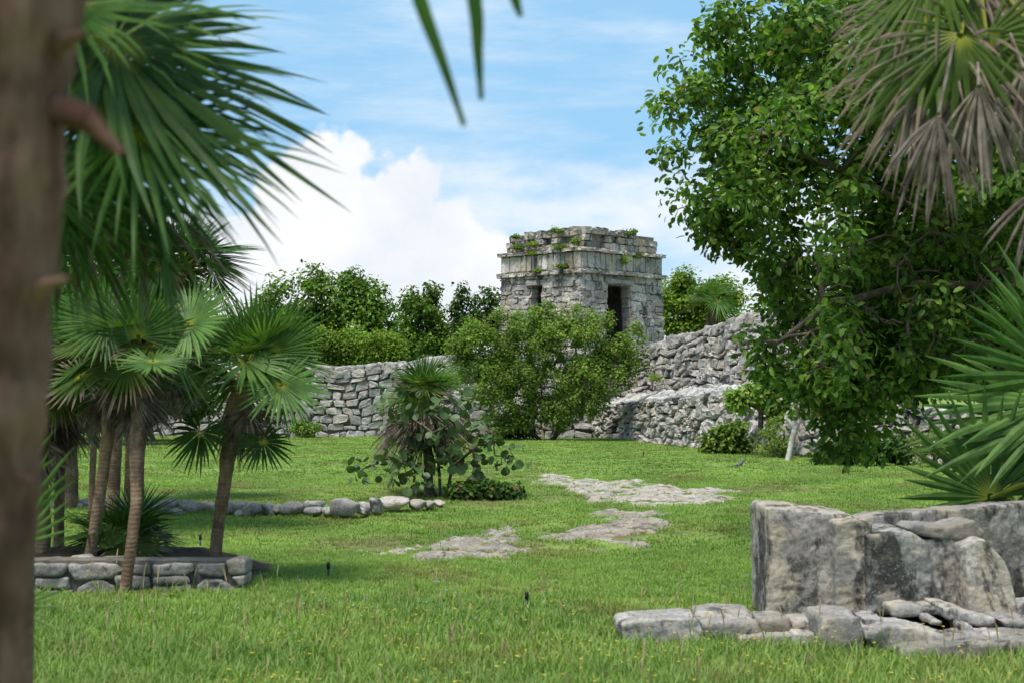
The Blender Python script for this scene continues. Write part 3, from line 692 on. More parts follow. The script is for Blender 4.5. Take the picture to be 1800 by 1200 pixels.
# bedrock showing through the lawn
OUT = [([(935, 838), (1000, 836), (1060, 846), (1120, 842), (1180, 848), (1250, 858), (1292, 872), (1260, 882), (1180, 892), (1100, 890), (1040, 886), (1020, 864), (970, 852)], 'largest pale bedrock patch in the middle of the lawn, farthest back'),
       ([(985, 944), (1010, 930), (1050, 925), (1045, 912), (1080, 898), (1140, 906), (1145, 918), (1168, 926), (1130, 940), (1112, 968), (1060, 966), (1020, 950)], 'bedrock patch between the two others, right of centre'),
       ([(735, 978), (770, 968), (800, 944), (850, 928), (886, 926), (892, 950), (896, 962), (930, 966), (928, 978), (860, 982), (800, 980), (768, 984)], 'smooth bedrock patch nearest the camera, left of centre'),
       ([(660, 966), (690, 962), (722, 962), (724, 970), (690, 974), (664, 972)], 'tiny sliver of bedrock left of the nearest patch')]
def inside(poly, x, y):
    r = np.zeros(np.shape(x), bool); n = len(poly)
    for i in range(n):
        x1, y1 = poly[i]; x2, y2 = poly[(i + 1) % n]
        c = (y1 > y) != (y2 > y); r ^= c & (x < (x2 - x1) * (y - y1) / ((y2 - y1) if y2 != y1 else 1e-9) + x1)
    return r
def dist_edge(poly, x, y):
    best = np.full(np.shape(x), 1e9); n = len(poly)
    for i in range(n):
        a, b = np.array(poly[i]), np.array(poly[(i + 1) % n]); d = b - a
        t = np.clip(((x - a[0]) * d[0] + (y - a[1]) * d[1]) / (d @ d), 0, 1)
        best = np.minimum(best, np.hypot(x - a[0] - t * d[0], y - a[1] - t * d[1]))
    return best
OUTW = []
def build_outcrops():
    for i, (pl, lab) in enumerate(OUT):
        w = [tuple(G(x, y)[:2]) for x, y in pl]; OUTW.append(w); P = np.array(w); lo, hi = P.min(0) - 0.6, P.max(0) + 0.6
        st = max(0.035, (hi - lo).max() / 120); xs = np.arange(lo[0], hi[0], st); ys = np.arange(lo[1], hi[1], st)
        X, Y = np.meshgrid(xs, ys); ins = inside(w, X, Y); d = dist_edge(w, X, Y) * np.where(ins, 1, -1)
        nz = np.array([[noise.fractal(Vector((x * 1.6, y * 1.1, i * 9.0)), 0.9, 2.1, 5) for x in xs] for y in ys])
        nf = np.array([[noise.noise(Vector((x * 7, y * 5, i * 5.0))) for x in xs] for y in ys])
        nf2 = np.array([[noise.noise(Vector((x * 17, y * 12, i * 3.0))) for x in xs] for y in ys])
        H = np.clip((d + 0.07 + 0.45 * nz) * 0.25, -0.10, 0.028) + np.where(d > -0.1, 0.045 * nz, 0) - 0.008 + 0.035 * nf + 0.02 * nf2 - 0.05 * np.exp(-(np.sin(X * 2.6 + 3 * nz) * np.sin(Y * 1.4 + 2.5 * nz + 1)) ** 2 / 0.004)
        c = P.mean(0); V = np.stack([X - c[0], Y - c[1], gz(X, Y) + H], -1).reshape(-1, 3); nx, ny = len(xs), len(ys)
        k = np.arange(ny - 1)[:, None] * nx + np.arange(nx - 1)[None, :]
        F = np.stack([k, k + 1, k + nx + 1, k + nx], -1).reshape(-1, 4)
        keep = (H.reshape(-1)[F] > -0.06).any(1)
        tag(link('rock_outcrop', mesh_uniform('rock_outcrop', V, F[keep], M['outcrop']), None, (c[0], c[1], 0)), lab, 'rock', 'bedrock patches in the lawn')
build_outcrops()

# ------------------------------------------------------------------ trees and bushes
def tubes(edges, sides=5):
    """edges: (p, q, rp, rq) -> verts, quads"""
    V, F = [], []
    for p, q, a, b in edges:
        d = q - p
        if d.length < 1e-5: continue
        d.normalize(); u = d.orthogonal().normalized(); w = d.cross(u); o = len(V)
        for c, r in ((p - d * a * 0.3, a), (q + d * b * 0.3, b)):
            for k in range(sides):
                t = 2 * math.pi * k / sides; V.append(c + u * math.cos(t) * r + w * math.sin(t) * r)
        for k in range(sides): F.append((o + k, o + (k + 1) % sides, o + sides + (k + 1) % sides, o + sides + k))
    return V, F
def skeleton(stems, targets, rng, rtip=0.006, expo=0.5, wob=0.12, rmax=1e9):
    """stems: list of polylines from the ground up; every target gets a twig to the nearest node"""
    pos, par, dep = [], [], []
    for s in stems:
        prev = -1
        for p in s: pos.append(Vector(p)); par.append(prev); dep.append(0 if prev < 0 else dep[prev] + 1); prev = len(pos) - 1
    base = Vector(stems[0][0]); tips = []
    for t in sorted(targets, key=lambda t: (t - Vector(stems[0][-1])).length):
        A = np.array(pos); d = np.linalg.norm(A - np.array(t), axis=1) + 0.02 * np.array(dep); j = int(np.argmin(d)); q = pos[j]; n = max(2, min(5, int((t - q).length / 0.25)))
        prev = j; L = (t - q).length
        for k in range(1, n + 1):
            f = k / n; p = q.lerp(t, f) + Vector((rng.uniform(-1, 1), rng.uniform(-1, 1), rng.uniform(-1, 1) + 0.6 * math.sin(f * 3.1))) * wob * L * (0.0 if k == n else 0.5)
            pos.append(p); par.append(prev); dep.append(dep[prev] + 1); prev = len(pos) - 1
        tips.append(prev)
    cnt = np.zeros(len(pos))
    for t in tips:
        j = t
        while j >= 0: cnt[j] += 1; j = par[j]
    rad = np.minimum(rtip * np.maximum(cnt, 1) ** expo, rmax)
    return [(pos[par[j]], pos[j], rad[par[j]] if par[par[j]] >= 0 or True else rad[j], rad[j]) for j in range(len(pos)) if par[j] >= 0]

LEAF = {  # local x along the leaf, z up; unit length
    'far': (np.array([(0, 0, 0), (0.5, 0.30, 0.06), (1, 0, -0.08), (0.5, -0.30, 0.06)]), np.array([(0, 1, 2, 3)])),
    'oval': (np.array([(0, 0, 0), (0.28, 0.24, 0.07), (0.70, 0.25, 0.03), (1, 0, -0.12), (0.70, -0.25, 0.03), (0.28, -0.24, 0.07), (0.5, 0, -0.02)]),
             np.array([(0, 1, 6), (1, 2, 6), (2, 3, 6), (3, 4, 6), (4, 5, 6), (5, 0, 6)])),
    'narrow': (np.array([(0, 0, 0), (0.45, 0.15, 0.03), (1, 0, -0.1), (0.45, -0.15, 0.03)]), np.array([(0, 1, 2, 3)])),
    'round': (np.array([(0, 0, 0)] + [(0.52 - 0.52 * math.cos(t), 0.54 * math.sin(t), 0.10 * abs(math.sin(t)) - 0.05 * (1 - math.cos(t))) for t in np.linspace(0.5, 2 * math.pi - 0.5, 9)] + [(0.5, 0, -0.02)]),
              np.array([(k, k % 9 + 1 if False else k + 1, 10) for k in range(0, 9)] + [(9, 0, 10)])),
}
def leaf_frames(C, rad, per, rng, up=0.55, out=0.7, size=(0.8, 1.2), droop=0.25, squash=0.8):
    """positions + rotation matrices of leaves filling the clumps"""
    n = len(C) * per; c = np.repeat(np.array([tuple(x) for x in C]), per, 0); r = np.repeat(np.array(rad), per)
    d = rng.normal(size=(n, 3)); d /= np.linalg.norm(d, axis=1)[:, None]
    f = rng.rand(n) ** 0.45; p = c + d * (r * f)[:, None] * np.array([1, 1, squash])
    nrm = d * out + np.array([0, 0, up]) + rng.normal(size=(n, 3)) * 0.42; nrm /= np.linalg.norm(nrm, axis=1)[:, None]
    ax = d + rng.normal(size=(n, 3)) * 0.7 - np.array([0, 0, droop]); ax -= nrm * (ax * nrm).sum(1)[:, None]; ax /= np.linalg.norm(ax, axis=1)[:, None] + 1e-9
    sd = np.cross(nrm, ax); s = rng.uniform(*size, n)
    return p, ax, sd, nrm, s
def leaves_mesh(name, fr, size, kind, mat):
    p, ax, sd, nrm, s = fr; T, F = LEAF[kind]; n, k = len(p), len(T)
    V = p[:, None, :] + (s * size)[:, None, None] * (T[None, :, 0:1] * ax[:, None, :] + T[None, :, 1:2] * sd[:, None, :] + T[None, :, 2:3] * nrm[:, None, :])
    FF = (F[None] + (np.arange(n) * k)[:, None, None]).reshape(-1, F.shape[1])
    return mesh_uniform(name, V.reshape(-1, 3), FF, mat, False)

def ellipsoid_clumps(blobs, Y, n, rng, depth=0.8, shell=0.5):
    """blobs in photo pixels (px, py, rx, ry[, dY]); n clump centres shared by area, spread through each blob's volume"""
    area = np.array([b[2] * b[3] for b in blobs], float); area /= area.sum(); out = []
    for b, a in zip(blobs, area):
        Yb = Y + (b[4] if len(b) > 4 else 0); c = at(b[0], b[1], Yb); s = Yb / FPX
        for _ in range(max(3, int(round(n * a)))):
            d = rng.normal(size=3); d /= np.linalg.norm(d); f = (shell + (1 - shell) * rng.rand()) if rng.rand() < 0.75 else rng.rand()
            out.append(Vector((c.x + d[0] * f * b[2] * s, c.y + d[1] * f * (b[2] + b[3]) * 0.5 * s * depth, max(c.z + d[2] * f * b[3] * s, 0.12))))
    return out
def leafy(name, label, cat, base, blobs, Y, n, crad, per, size, kind, mat, seed, stems=1, droop=0.25, squash=0.8, bark='bark', group=None, depth=0.8, shell=0.5, up=0.55, rtip=0.008, stem_h=0.35, spread=0.25):
    rng = np.random.RandomState(seed); pr = random.Random(seed)
    C = ellipsoid_clumps(blobs, Y, n, rng, depth, shell); base = Vector(base)
    root = empty(name, base, label, cat, group); top = max(c.z for c in C); ctr = Vector(np.mean([tuple(c) for c in C], 0))
    ss = []
    for k in range(stems):
        a = 2 * math.pi * k / stems + pr.random(); off = Vector((math.cos(a), math.sin(a), 0)) * (0.06 * stems ** 0.5 if stems > 1 else 0)
        tip = Vector((base.x, base.y, base.z)).lerp(Vector((ctr.x, ctr.y, base.z + (top - base.z) * (stem_h + 0.15))), 0.9) + Vector((math.cos(a), math.sin(a), 0)) * spread * (top - base.z) * (1 if stems > 1 else 0.1)
        b0 = base + off - Vector((0, 0, 0.08)); ss.append([b0, b0.lerp(tip, 0.35) + Vector((pr.uniform(-.05, .05), 0, 0)), b0.lerp(tip, 0.7) + Vector((pr.uniform(-.06, .06), 0, 0)), tip])
    V, F = tubes(skeleton(ss, C, pr, rtip)); link('trunk', mesh_py('trunk', [v - base for v in V], F, M[bark]), root)
    fr = leaf_frames(C, crad * rng.uniform(0.7, 1.3, len(C)), per, rng, up, 0.7, (0.8, 1.2), droop, squash)
    fr = (fr[0] - np.array(base), *fr[1:]); fr[0][:, 2] = np.maximum(fr[0][:, 2], 0.03)
    o = link('crown', leaves_mesh('crown', fr, size, kind, M[mat]), root); o['kind'] = 'stuff'
    return root

GB = 'trees beyond the walls'
leafy('leafy_tree', 'broad dark green tree with rounded crown behind the wall, left of centre', 'tree', on_ground(590, 56), [(455, 560, 36, 50), (440, 610, 50, 50), (690, 600, 40, 50), (700, 640, 50, 30), (600, 660, 120, 24), (480, 520, 20, 20), (500, 555, 60, 60), (560, 530, 70, 55), (620, 545, 70, 65), (650, 570, 50, 60), (545, 600, 90, 60), (640, 620, 60, 50), (470, 590, 45, 55), (548, 492, 24, 22), (618, 500, 36, 22)], 56, 300, 0.55, 70, 0.19, 'far', 'back_leaf', 1, 3, group=GB)
leafy('leafy_tree', 'small darker tree with a ragged top between the broad tree and the tower', 'tree', on_ground(745, 54), [(800, 620, 60, 26), (720, 630, 50, 24), (745, 545, 36, 40), (738, 590, 45, 40), (770, 600, 40, 40), (725, 525, 16, 18), (763, 515, 14, 18)], 54, 150, 0.42, 66, 0.17, 'far', 'back_leaf', 2, 2, group=GB)
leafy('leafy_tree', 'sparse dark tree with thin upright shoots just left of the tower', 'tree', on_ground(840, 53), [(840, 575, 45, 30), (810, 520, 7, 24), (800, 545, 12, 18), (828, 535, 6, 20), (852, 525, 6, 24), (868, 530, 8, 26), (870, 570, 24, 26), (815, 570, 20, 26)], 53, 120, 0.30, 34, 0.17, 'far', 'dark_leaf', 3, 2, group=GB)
leafy('leafy_bush', 'yellow-green bush spilling over the top of the back wall', 'bush', on_ground(630, 50), [(570, 610, 45, 34), (625, 605, 50, 32), (675, 615, 45, 32), (600, 630, 60, 26), (660, 636, 50, 18), (545, 620, 30, 40)], 50, 150, 0.36, 70, 0.13, 'far', 'lime_leaf', 4, 4, group=GB)
leafy('leafy_bush', 'bright green bushes directly right of the tower behind the wall', 'bush', on_ground(1215, 54), [(1200, 520, 34, 34), (1190, 560, 36, 34), (1240, 540, 40, 40), (1275, 530, 36, 36), (1205, 490, 18, 18), (1260, 505, 26, 18), (1220, 580, 50, 24), (1160, 545, 16, 40)], 54, 190, 0.42, 60, 0.16, 'far', 'lime_leaf', 5, 4, group=GB)
leafy('leafy_tree', 'green tree mass seen through the hanging branches at right', 'tree', on_ground(1500, 50), [(1380, 560, 80, 60), (1480, 560, 90, 70), (1590, 570, 90, 80), (1700, 580, 90, 90), (1540, 480, 110, 60), (1420, 620, 60, 50), (1650, 480, 90, 70), (1790, 560, 80, 100), (1480, 650, 80, 40), (1600, 660, 90, 40), (1720, 660, 90, 40), (1820, 660, 80, 50), (1780, 420, 120, 90), (1660, 400, 90, 70)], 50, 480, 0.62, 60, 0.20, 'far', 'back_leaf', 6, 4, group=GB)
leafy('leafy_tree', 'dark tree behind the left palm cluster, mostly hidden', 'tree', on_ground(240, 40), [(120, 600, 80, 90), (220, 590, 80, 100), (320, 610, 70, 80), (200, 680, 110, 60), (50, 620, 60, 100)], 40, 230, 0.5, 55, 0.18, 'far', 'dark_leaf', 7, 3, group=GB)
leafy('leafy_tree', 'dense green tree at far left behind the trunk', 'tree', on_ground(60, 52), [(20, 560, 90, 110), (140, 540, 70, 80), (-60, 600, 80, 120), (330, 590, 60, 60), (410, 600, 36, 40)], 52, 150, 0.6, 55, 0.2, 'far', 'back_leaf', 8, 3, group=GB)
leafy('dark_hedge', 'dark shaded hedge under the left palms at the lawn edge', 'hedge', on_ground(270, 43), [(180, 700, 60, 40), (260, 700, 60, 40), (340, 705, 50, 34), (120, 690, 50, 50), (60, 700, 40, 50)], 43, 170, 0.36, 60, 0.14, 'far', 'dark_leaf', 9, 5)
# the big bush in front of the tower
leafy('round_bush', 'large rounded fine-leaved bush in front of the tower', 'bush', on_ground(962, 43.4), [(860, 610, 62, 44), (940, 592, 62, 40), (1020, 600, 66, 38), (1085, 630, 50, 40), (850, 660, 60, 46), (940, 660, 95, 60), (1050, 670, 70, 50), (900, 715, 60, 34), (1010, 715, 60, 30), (950, 560, 20, 20), (905, 560, 7, 26), (985, 552, 6, 28), (1040, 560, 7, 24), (1070, 575, 7, 24), (880, 568, 7, 24), (825, 582, 6, 22), (1118, 592, 6, 20), (848, 575, 5, 22), (1012, 556, 5, 22), (965, 545, 4, 18), (800, 605, 6, 16), (815, 640, 22, 20), (820, 610, 30, 20), (1100, 610, 30, 20), (880, 735, 34, 20), (965, 735, 40, 20)],
      42.6, 420, 0.25, 95, 0.10, 'far', 'bush_leaf', 10, 6, -0.5, 1.1, depth=0.75, shell=0.62, rtip=0.006, stem_h=0.25, spread=0.35)
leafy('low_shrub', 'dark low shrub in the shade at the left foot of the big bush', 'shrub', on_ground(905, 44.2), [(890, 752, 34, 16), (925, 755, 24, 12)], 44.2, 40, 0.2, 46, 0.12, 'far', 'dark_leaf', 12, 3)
leafy('low_shrub', 'small green weed clump at the foot of the back wall beside the palm fronds', 'shrub', on_ground(535, 45.2), [(535, 752, 28, 12)], 45.2, 26, 0.17, 40, 0.11, 'far', 'bush_leaf', 13, 3)
leafy('low_shrub', 'leafy green shrub with large leaves at the foot of the front wall tier', 'shrub', on_ground(1275, 34.4), [(1275, 770, 32, 26), (1250, 782, 18, 14), (1310, 785, 24, 16), (1295, 750, 14, 14)], 34.4, 60, 0.17, 26, 0.14, 'oval', 'weed_leaf', 14, 4)
leafy('sapling', 'slender sapling with broad green leaves in front of the front wall tier', 'sapling', on_ground(1328, 33.2), [(1305, 705, 24, 20), (1285, 690, 10, 9), (1335, 690, 28, 26), (1350, 660, 22, 22), (1365, 720, 20, 24)], 33.2, 60, 0.18, 22, 0.16, 'oval', 'bush_leaf', 15, 1)
leafy('low_shrub', 'feathery shrub around the foot of the white-barked trunk', 'shrub', on_ground(1368, 32.6), [(1360, 765, 22, 30), (1375, 785, 20, 16), (1345, 790, 16, 12)], 32.6, 44, 0.16, 34, 0.09, 'narrow', 'bush_leaf', 16, 4)
leafy('low_shrub', 'green undergrowth below the hanging branches at the wall foot', 'shrub', on_ground(1500, 29.8), [(1470, 800, 40, 16), (1530, 795, 40, 20), (1580, 785, 36, 26), (1500, 775, 40, 24)], 29.8, 90, 0.17, 36, 0.11, 'oval', 'dark_leaf', 17, 5)
leafy('low_shrub', 'thin pale shrub by the wall right of the hanging leaves', 'shrub', on_ground(1640, 28.6), [(1640, 780, 40, 34), (1690, 790, 40, 30)], 28.6, 60, 0.16, 30, 0.09, 'narrow', 'bush_leaf', 18, 4)
def white_sapling():
    b = on_ground(1384, 4000 / 127.0); Y = b.y; root = empty('white_trunk_tree', b, 'small bare tree with leaning white trunk at the wall foot', 'tree')
    pts = [b, at(1392, 775, Y), at(1397, 752, Y)]
    tips = [at(1382, 735, Y), at(1410, 730, Y + .1), at(1425, 722, Y - .1), at(1388, 715, Y), at(1405, 700, Y), at(1440, 735, Y)]
    V, F = tubes(skeleton([pts], tips, random.Random(1), 0.03, 0.42, 0.1), 8); link('trunk', mesh_py('trunk', [v - b for v in V], F, M['pale_bark']), root)
    rng = np.random.RandomState(5); fr = leaf_frames(tips[2:], np.full(4, 0.22), 14, rng); fr = (fr[0] - np.array(b), *fr[1:])
    o = link('crown', leaves_mesh('crown', fr, 0.14, 'oval', M['bush_leaf']), root); o['kind'] = 'stuff'
white_sapling()

# big broad-leaved tree leaning in from the right
def big_tree():
    rng = np.random.RandomState(42); pr = random.Random(42)
    poly = [(1330, -140), (1290, 0), (1262, 25), (1240, 70), (1200, 115), (1205, 150), (1163, 180), (1175, 215), (1220, 225), (1165, 265), (1175, 292), (1225, 300), (1200, 335), (1225, 370), (1245, 420), (1300, 425), (1312, 500), (1318, 560), (1345, 600), (1345, 660), (1372, 700), (1420, 730), (1440, 790), (1520, 780), (1560, 720), (1640, 690), (1720, 700), (1830, 690), (1980, 640), (2100, 300), (2000, -140)]
    Yc = 14.6; base = Vector((*at2(1985, 15.2), 0)); base.z = float(gz(base.x, base.y))
    root = empty('broadleaf_tree', base, 'large glossy broad-leaved tree leaning in from the right edge', 'tree')
    C = []
    while len(C) < 700:
        x, y = rng.uniform(1160, 2080), rng.uniform(-140, 800)
        if not inside(poly, np.array(x), np.array(y)): continue
        d = float(dist_edge(poly, np.array(x), np.array(y)))
        if d < 14 or (d < 70 and rng.rand() < 0.3): continue
        dark = (x > 1380 and 330 < y < 620)
        if dark and rng.rand() < 0.25: continue
        th = min(2.3, 0.35 + d / 95.0); q = at(x, y, Yc + rng.uniform(-1, 1) * th)
        if noise.noise(q * 1.5 + Vector((4.0, 1.0, 2.0))) < (-0.16 if q.y > Yc + 0.6 else -0.04): continue
        if dark and q.y < Yc - 0.3 and rng.rand() < 0.6: continue
        C.append(q)
    for x, y in [(1175, 185), (1180, 270), (1215, 120), (1250, 60), (1272, 24), (1215, 345), (1245, 405), (1185, 205), (1225, 300), (1262, 425), (1300, 440), (1445, 700), (1470, 740), (1500, 720), (1490, 775), (1455, 785), (1400, 690), (1430, 660), (1345, 640), (1330, 600), (1520, 760), (1480, 660), (1540, 700)]:
        C.append(at(x, y, Yc + rng.uniform(-0.5, 0.3)))
    C += [at(rng.uniform(1480, 1950), rng.uniform(320, 660), Yc + rng.uniform(0.6, 2.4)) for _ in range(150)]
    twigs = [at(rng.uniform(1400, 1790), rng.uniform(400, 660), 13.4 + rng.uniform(-0.4, 0.8)) for _ in range(150)]
    f1 = at(1900, 560, 14.9); f2 = at(1790, 505, 14.4); f3 = at(1655, 392, 14.2); f4 = at(1480, 300, 14.2); f5 = at(1330, 240, 14.3)
    stems = [[base - Vector((0, 0, .1)), base + Vector((-0.1, 0, 1.2)), f1, f2, f3, f4, f5], [f1, at(1850, 300, 15), at(1760, 100, 15), at(1640, -60, 15)], [f2, at(1600, 500, 14), at(1450, 540, 13.8), at(1370, 600, 13.8)], [f3, at(1560, 180, 14.8), at(1450, 60, 14.8)]]
    V, F = tubes(skeleton(stems, C + twigs, pr, 0.0055, 0.38, 0.22, 0.075), 6); link('trunk', mesh_py('trunk', [v - base for v in V], F, M['bark']), root)
    fr = leaf_frames(C, 0.29 * rng.uniform(0.6, 1.5, len(C)), 105, rng, 0.5, 0.6, (0.65, 1.2), 0.45)
    p = fr[0]; order = np.argsort(p[:, 1] + 3.0 * (p[:, 0] > 4.6)); near, rest = order[:300], order[300:]
    def sub(ix): return (fr[0][ix] - np.array(base), fr[1][ix], fr[2][ix], fr[3][ix], fr[4][ix])
    o = link('crown', leaves_mesh('crown', sub(rest), 0.095, 'oval', M['tree_leaf']), root); o['kind'] = 'stuff'
    T, FF = LEAF['oval']; me = mesh_uniform('leaf', T, FF, M['tree_leaf'], False)
    q, ax, sd, nm, s = sub(near)
    for i in range(300):
        o = link('leaf', me, root); k = s[i] * 0.095
        o.matrix_local = Matrix(((ax[i][0] * k, sd[i][0] * k, nm[i][0] * k, q[i][0]), (ax[i][1] * k, sd[i][1] * k, nm[i][1] * k, q[i][1]), (ax[i][2] * k, sd[i][2] * k, nm[i][2] * k, q[i][2]), (0, 0, 0, 1)))
big_tree()

# round-leaved shrub in front of the small palm: each leaf a part
def grape_shrub():
    rng = np.random.RandomState(9); pr = random.Random(9); Y = 20.6; b = on_ground(775, 20.9)
    root = empty('round_leaf_shrub', b, 'open shrub with large round leathery leaves growing against the small palm', 'shrub')
    spots = [(700, 690), (735, 710), (725, 735), (770, 720), (800, 740), (690, 720), (640, 822), (632, 830), (690, 815), (712, 822), (745, 840), (735, 790), (780, 790), (760, 760), (820, 800), (840, 810), (855, 780), (870, 800), (905, 805), (890, 802), (845, 770), (870, 775), (815, 770), (790, 810), (745, 850), (730, 770), (710, 800), (680, 800), (660, 815), (850, 845), (838, 850), (755, 735), (810, 700), (785, 750), (720, 845), (700, 840), (760, 815), (830, 830), (735, 815), (800, 780), (690, 745), (840, 745)]
    C = [at(x, y, Y + rng.uniform(-0.45, 0.3)) for x, y in spots]
    stems = [[b - Vector((0, 0, .05)), at(772, 830, 20.8), at(768, 780, 20.6), at(740, 745, 20.5)], [b + Vector((0.08, 0, 0)), at(795, 820, 20.8), at(830, 790, 20.6)], [b + Vector((-.06, 0, 0)), at(745, 820, 20.7), at(700, 812, 20.5)]]
    V, F = tubes(skeleton(stems, C, pr, 0.007, 0.45, 0.2), 6); link('trunk', mesh_py('trunk', [v - b for v in V], F, M['bark']), root)
    fr = leaf_frames(C, np.full(len(C), 0.22), 9, rng, 0.45, 0.6, (0.75, 1.2), 0.4)
    T, FF = LEAF['round']; me = mesh_uniform('leaf', T, FF, M['grape_leaf'], False)
    p, ax, sd, nm, s = fr
    for i in range(len(p)):
        k = s[i] * 0.12; q = p[i] - np.array(b); q[2] = max(q[2], 0.08); o = link('leaf', me, root)
        o.matrix_local = Matrix(((ax[i][0] * k, sd[i][0] * k, nm[i][0] * k, q[0]), (ax[i][1] * k, sd[i][1] * k, nm[i][1] * k, q[1]), (ax[i][2] * k, sd[i][2] * k, nm[i][2] * k, q[2]), (0, 0, 0, 1)))
grape_shrub()
leafy('ground_cover_plant', 'low dark green plants sprawling right of the round-leaved shrub', 'plant', on_ground(850, 20.4), [(860, 865, 46, 13), (815, 868, 30, 12), (895, 866, 16, 12)], 20.4, 60, 0.13, 30, 0.085, 'oval', 'dark_leaf', 21, 6)

# ------------------------------------------------------------------ palms
def fan_geo(Rb, petiole, ax, nr, nseg, spread, droop, seed, split=0.5, jit=0.06, cup=0.10, fold=0.35, pr=0.009, hang=Vector((0, 0, -1)), taper=1.0):
    """fan blade: hub at petiole[-1]; ax = tip direction, nr = blade normal"""
    rng = random.Random(seed); hub = Vector(petiole[-1]); ax = Vector(ax).normalized(); nr = Vector(nr); nr = (nr - ax * nr.dot(ax)).normalized(); sd = nr.cross(ax)
    V, F, A = [], [], []; dth = spread / nseg
    ts = [0.04, 0.28, split, 0.72, 0.88, 1.0]
    for i in range(nseg):
        th = -spread / 2 + dth * (i + 0.5) + rng.uniform(-jit, jit) * dth * 3; k = abs(th) / (spread / 2)
        L = Rb * (1 - 0.22 * k * k) * rng.uniform(0.80, 1.08); d = ax * math.cos(th) + sd * math.sin(th); pp = sd * math.cos(th) - ax * math.sin(th)
        dr = droop * rng.uniform(0.55, 1.5); lift = rng.uniform(-0.05, 0.08); tw = rng.uniform(-0.5, 0.5); o = len(V)
        for j, t in enumerate(ts):
            r = L * t
            hw = r * math.tan(dth / 2) * 1.04 if t <= split else Rb * split * math.tan(dth / 2) * (1 - (t - split) / (1 - split)) ** (0.75 * taper) * (1.12 if t < 0.8 else 1.0)
            c = hub + d * (r * (1 - 0.25 * dr * max(0, t - 0.35))) + nr * (cup * Rb * t * t + lift * r * max(0, t - split)) + hang * (dr * L * max(0.0, t - 0.30) ** 2)
            if j == len(ts) - 1: V.append(c); A.append(1.0); continue
            a = tw * max(0, t - split) * 2; wv = pp * math.cos(a) + nr * math.sin(a)
            V += [c + wv * hw - nr * fold * hw * 0.5, c + nr * fold * hw * 0.5, c - wv * hw - nr * fold * hw * 0.5]; A += [t, t, t]
        for j in range(len(ts) - 2):
            b = o + j * 3; F += [(b, b + 1, b + 4, b + 3), (b + 1, b + 2, b + 5, b + 4)]
        b = o + (len(ts) - 2) * 3; F += [(b, b + 1, b + 3), (b + 1, b + 2, b + 3)]
    E = [(Vector(petiole[i]), Vector(petiole[i + 1]), pr * (1.6 - 0.6 * i / max(1, len(petiole) - 1)), pr * (1.6 - 0.6 * (i + 1) / max(1, len(petiole) - 1))) for i in range(len(petiole) - 1)]
    v2, f2 = tubes(E, 5); o = len(V); V += v2; A += [0.09] * len(v2); F += [tuple(o + k for k in f) for f in f2]
    return V, F, A
_fans = {}
def fan_variant(kind, age, var):
    """unit leaf with petiole from the origin along +x; age 0 (upright) .. 4 (hanging), 5 = dead"""
    key = (kind, age, var)
    if key not in _fans:
        tau = R([5, 22, 42, 62, 82, 30][age]); pl = [0.55, 0.62, 0.66, 0.66, 0.62, 0.45][age]
        ax = Vector((math.cos(tau), 0, -math.sin(tau))); nr = Vector((math.sin(tau), 0, math.cos(tau)))
        pet = [Vector((0, 0, 0)), Vector((pl * 0.5, 0, 0.02)), Vector((pl, 0, -0.02 * age))]
        dead = age == 5
        V, F, A = fan_geo(1.0, pet, ax, nr, 26 if dead else 34, R(150 if dead else [180, 250, 285, 290, 280, 0][age]), [0.10, 0.16, 0.24, 0.30, 0.36, 0.55][age] * (1 + 0.3 * (var % 2)), 1000 + age * 10 + var, 0.30 if dead else 0.40, 0.45 if dead else 0.16, 0.0 if dead else 0.10, 0.9 if dead else 0.4, 0.014,
                          ax.lerp(Vector((0, 0, -1)), 0.5) if age > 3 else Vector((0.1, 0, -1)))
        _fans[key] = mesh_py('leaf', V, F, M['palm_dead'] if dead else M[kind], False, {'rad': A})
    return _fans[key]
def put_leaf(root, me, C, d, roll, scale, name='leaf'):
    d = Vector(d).normalized(); up = Vector((0, 0, 1)); y = up.cross(d)
    if y.length < 0.05: y = Vector((0, 1, 0))
    y.normalize(); z = d.cross(y); m = Matrix((d, y, z)).transposed() @ Matrix.Rotation(roll, 3, 'X')
    o = link(name, me, root); o.matrix_local = Matrix.Translation(Vector(C) - Vector(root.location)) @ (m * scale).to_4x4(); return o
def hero_leaf(root, C, hub, tip, nrm, Rb, mat, seed, spread=290, nseg=36, droop=0.15, split=0.46, cup=0.10, dead=False, name='leaf'):
    C, hub, tip = Vector(C), Vector(hub), Vector(tip); o = Vector(root.location)
    mid = C.lerp(hub, 0.55) + Vector((0, 0, 0.05 * (hub - C).length))
    V, F, A = fan_geo(Rb, [C - o, mid - o, hub - o], tip - hub, nrm, nseg, R(spread), droop, seed, split, 0.35 if dead else 0.1, cup, 0.8 if dead else 0.4, 0.009 * Rb / 0.6)
    return link(name, mesh_py('leaf', V, F, M[mat], False, {'rad': A}), root)
